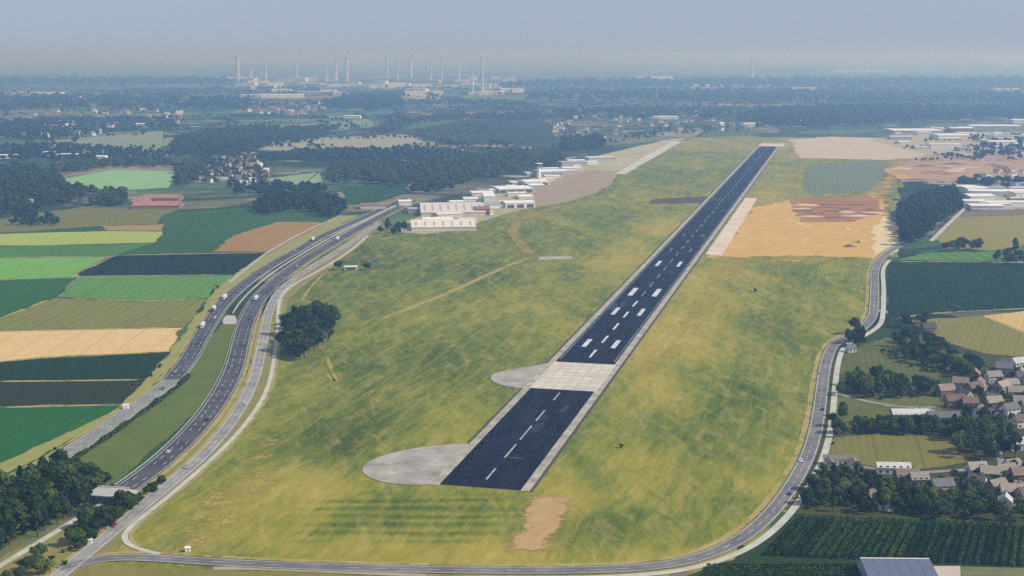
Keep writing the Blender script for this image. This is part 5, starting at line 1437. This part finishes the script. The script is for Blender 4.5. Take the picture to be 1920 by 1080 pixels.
def car(pos, rz, colour, label, group):
    o = empty('car', pos, rz)
    setp(o, label, 'car', group)
    if colour not in CARB:
        body = [(-2.2, 0.35), (2.2, 0.35), (2.25, 0.7), (1.2, 0.95), (-2.1, 1.0), (-2.25, 0.75)]
        CARB[colour] = (MB().prism([(a, z) for a, z in body], -0.88, 0.88, 'y').mesh('body', PAINT[colour]), MB().prism([(-1.75, 1.0), (-1.25, 1.45), (0.35, 1.45), (1.05, 0.98)], -0.76, 0.76, 'y').mesh('windows', M_GLASS),
                        MB().box(-1.3, 0.4, -0.74, 0.74, 1.452, 1.5).mesh('roof', PAINT[colour]), MB().box(2.16, 2.27, -0.15, 0.15, 0.6, 0.75).mesh('headlight', M_LAMP))
    b, g, r, l = CARB[colour]
    obj('body', b, o); obj('windows', g, o); obj('roof', r, o)
    for s in (-1, 1): obj('headlight', l, o, (0, s*0.6, 0))
    wheels(o, (-1.4, 1.4), 0.8, 0.33, 0.22)
    return o
TRK = {}
def truck(pos, rz, colour, label, group):
    o = empty('truck', pos, rz)
    setp(o, label, 'truck', group)
    if colour not in TRK:
        TRK[colour] = (MB().box(-7.5, 4.5, -1.25, 1.25, 1.1, 3.9).mesh('trailer', PAINT['white']), MB().prism([(5.0, 0.6), (7.2, 0.6), (7.2, 1.9), (6.8, 3.3), (5.0, 3.5)], -1.2, 1.2, 'y').mesh('cab', PAINT[colour]),
                       MB().box(-7.4, 6.8, -0.5, 0.5, 0.75, 1.05).mesh('chassis', M_TYRE), MB().prism([(7.0, 2.0), (7.23, 2.0), (6.95, 3.0), (6.72, 3.0)], -1.05, 1.05, 'y').mesh('windscreen', M_GLASS))
    for nm, me in zip(('trailer', 'cab', 'chassis', 'windscreen'), TRK[colour]): obj(nm, me, o)
    wheels(o, (-6.2, -4.9, -3.6, 3.6, 6.1), 1.05, 0.5, 0.35)
    return o
def on_road(line, v, off, z, back=False):
    y = P(960, v).y
    i = min(range(1, len(line)-1), key=lambda k: abs(line[k].y-y))
    d = line[i+1]-line[i-1]
    n = Vector((d.y, -d.x)).normalized()
    q = line[i]+n*off
    a = math.atan2(d.y, d.x)
    return (q.x, q.y, z), a+(math.pi if back else 0)
ZL, ZR = 0.335, 0.315
for v, off, kind, colr in [(560, 2.5, 't', 'white'), (582, 3.5, 't', 'blue'), (614, 3.2, 't', 'white'), (540, -2, 'c', 'red'), (500, 1, 'c', 'silver'), (470, 2, 'c', 'white'), (640, -1.5, 'c', 'black'), (700, 2, 'c', 'silver'), (452, 2.5, 't', 'red'), (596, -2.5, 'c', 'white'), (730, -2, 'c', 'blue')]:
    p, a = on_road(l_left, v, off, ZL)
    if kind == 't': truck(p, a, colr, 'white trailer truck with %s cab on the left carriageway' % colr, 'trucks on the motorway')
    else: car(p, a, colr, '%s car on the left motorway carriageway' % colr, 'cars on the motorway')
for v, off, kind, colr in [(600, -2, 'c', 'black'), (563, 2.5, 't', 'yellow'), (500, -1.5, 'c', 'white'), (450, 2, 't', 'red'), (690, 2, 'c', 'silver'), (790, -2.5, 'c', 'black'), (850, 2.2, 'c', 'white'), (540, -2.4, 'c', 'blue'), (650, -2.4, 'c', 'red')]:
    p, a = on_road(l_right, v, off, ZR, True)
    if kind == 't': truck(p, a, colr, 'white trailer truck with %s cab on the right carriageway' % colr, 'trucks on the motorway')
    else: car(p, a, colr, '%s car on the right motorway carriageway' % colr, 'cars on the motorway')
for v, off, colr in [(770, 2.2, 'black'), (870, -2.2, 'white'), (925, 2.2, 'blue'), (700, -2.0, 'silver')]:
    p, a = on_road(l_ring, v, off, 0.415, off < 0)
    car(p, a, colr, '%s car on the ring road bend' % colr, 'cars on the ring road')
for v, off, colr in [(880, 2.2, 'silver'), (760, -2.2, 'white'), (985, 2.2, 'red')]:
    p, a = on_road(l_acc, v, off, 0.395, off < 0)
    car(p, a, colr, '%s car on the worn access road' % colr, 'cars on the access road')

rc = random.Random(12)
for u, v, colr, a in [(1612, 878, 'red', 0.1), (1745, 772, 'white', 0.2), (1838, 735, 'blue', 1.2), (1860, 808, 'silver', 1.4), (1790, 886, 'black', 0.1), (1850, 888, 'white', 0.0), (1888, 915, 'silver', 1.5), (1662, 764, 'silver', 0.2), (1900, 716, 'red', 0.2)]:
    q = P(u, v)
    car((q.x, q.y, 0.3), a, colr, '%s car parked along a village lane' % colr, 'cars parked in the village')

# ------------------------------------------------------------------ building site
def mound(uv, w, d, h, mat, label, seed, group=None):
    rng = np.random.default_rng(seed)
    n, m = 14, 5
    v, f = [], []
    for k in range(m):
        fr = 1-k/(m-1)*0.92
        for i in range(n):
            a = 2*math.pi*i/n
            j = rng.uniform(0.8, 1.15)
            v.append((math.cos(a)*w/2*fr*j, math.sin(a)*d/2*fr*j, h*(1-fr**1.4)*rng.uniform(0.85, 1.1)-0.2))
    for k in range(m-1):
        f += [(k*n+i, k*n+(i+1) % n, (k+1)*n+(i+1) % n, (k+1)*n+i) for i in range(n)]
    f.append(tuple((m-1)*n+i for i in range(n)))
    c = P(*uv)
    return setp(obj('earth_mound', mesh_from('earth_mound', v, f, mat, True), loc=(c.x, c.y, 0.1)), label, 'mound', group)
M_EARTH = plain_mat('dark_earth', (0.17, 0.095, 0.06), 0.35, 0.08)
M_SAND = plain_mat('pale_sand', (0.55, 0.42, 0.28), 0.2, 0.08)
rng_m = random.Random(77)
for k, (x, y) in enumerate(scatter([(1500, 405), (1500, 384), (1640, 380), (1650, 402), (1590, 412)], 16, rng_m, 25)):
    c = Vector((x, y, 0))
    o = mound((960, 500), rng_m.uniform(24, 60), rng_m.uniform(14, 34), rng_m.uniform(1.2, 3.2), M_EARTH if k % 3 else M_SAND, 'heap of dark or sandy earth on the churned part of the building site', 200+k, 'earth heaps on the building site')
    o.location = (x, y, 0.1)
mound((1592, 463), 20, 10, 3.5, M_EARTH, 'single dark brown heap on the smooth orange soil', 300)
mound((1587, 430), 14, 14, 3, M_SAND, 'single pale sand heap on the orange soil', 301)
mound((1495, 420), 24, 12, 3, M_SAND, 'low pale heap at the left of the churned soil', 302)
for k, (x, y) in enumerate(scatter([(1665, 326), (1700, 308), (1800, 304), (1900, 310), (1900, 326), (1760, 330)], 18, rng_m, 30)):
    o = mound((960, 500), rng_m.uniform(30, 70), rng_m.uniform(20, 40), rng_m.uniform(1.5, 4.5), (M_EARTH, M_SAND, plain_mat('rust_earth', (0.33, 0.15, 0.09), 0.3, 0.06))[k % 3], 'heap of rusty or sandy earth near the warehouses', 320+k, 'earth heaps near the warehouses')
    o.location = (x, y, 0.1)
def excavator(uv, rz, label):
    c = P(*uv)
    o = empty('excavator', (c.x, c.y, 0.1), rz)
    setp(o, label, 'excavator')
    for s in (-1, 1): obj('track', MB().prism([(-2.2, 0.2), (-1.8, 0), (1.8, 0), (2.2, 0.2), (2.2, 0.7), (1.8, 0.95), (-1.8, 0.95), (-2.2, 0.7)], s*1.3-0.35, s*1.3+0.35, 'y').mesh('track', M_TYRE), o)
    obj('body', MB().box(-2.2, 1.4, -1.35, 1.35, 1.0, 2.2).mesh('body', PAINT['yellow']), o)
    cabin = obj('cab', MB().box(0.1, 1.5, -1.3, -0.1, 2.2, 3.3).mesh('cab', PAINT['yellow']), o)
    obj('window', MB().box(1.48, 1.56, -1.2, -0.2, 2.4, 3.2).mesh('window', M_GLASS), cabin)
    obj('boom', MB().prism([(1.2, 1.6), (3.8, 4.9), (4.3, 4.9), (4.2, 4.4), (1.9, 1.5)], 0.1, 0.55, 'y').mesh('boom', PAINT['yellow']), o)
    obj('arm', MB().prism([(4.0, 4.9), (4.4, 4.8), (6.2, 1.6), (5.8, 1.5)], 0.15, 0.5, 'y').mesh('arm', PAINT['yellow']), o)
    obj('bucket', MB().prism([(5.3, 1.6), (6.3, 1.6), (6.1, 0.6), (5.3, 0.5), (4.9, 1.0)], -0.2, 0.85, 'y').mesh('bucket', M_TYRE), o)
excavator((1610, 455), 2.6, 'yellow excavator on the orange soil near the dark heap')
excavator((1540, 398), 0.4, 'yellow excavator among the churned earth heaps')

# ------------------------------------------------------------------ hazy air
hm = bpy.data.materials.new('haze_air')
hm.use_nodes = True
ht = hm.node_tree
ht.nodes.clear()
hv = ht.nodes.new('ShaderNodeVolumePrincipled')
hv.inputs['Color'].default_value = (*HAZE_COLOR, 1)
hv.inputs['Absorption Color'].default_value = (1, 1, 1, 1)     # the air scatters, it does not absorb
hv.inputs['Density'].default_value = HAZE_DENSITY
hv.inputs['Density Attribute'].default_value = ''
hv.inputs['Color Attribute'].default_value = ''
hv.inputs['Anisotropy'].default_value = 0.45
ho = ht.nodes.new('ShaderNodeOutputMaterial')
ht.links.new(hv.outputs[0], ho.inputs['Volume'])
try: hm.cycles.homogeneous_volume = True
except Exception: pass
hz = obj('haze', MB().box(-R-500, R+500, -2500, R+500, -1.0, 262.0).mesh('haze', hm))
setp(hz, 'pale blue summer haze over the whole landscape', 'haze', kind='stuff')
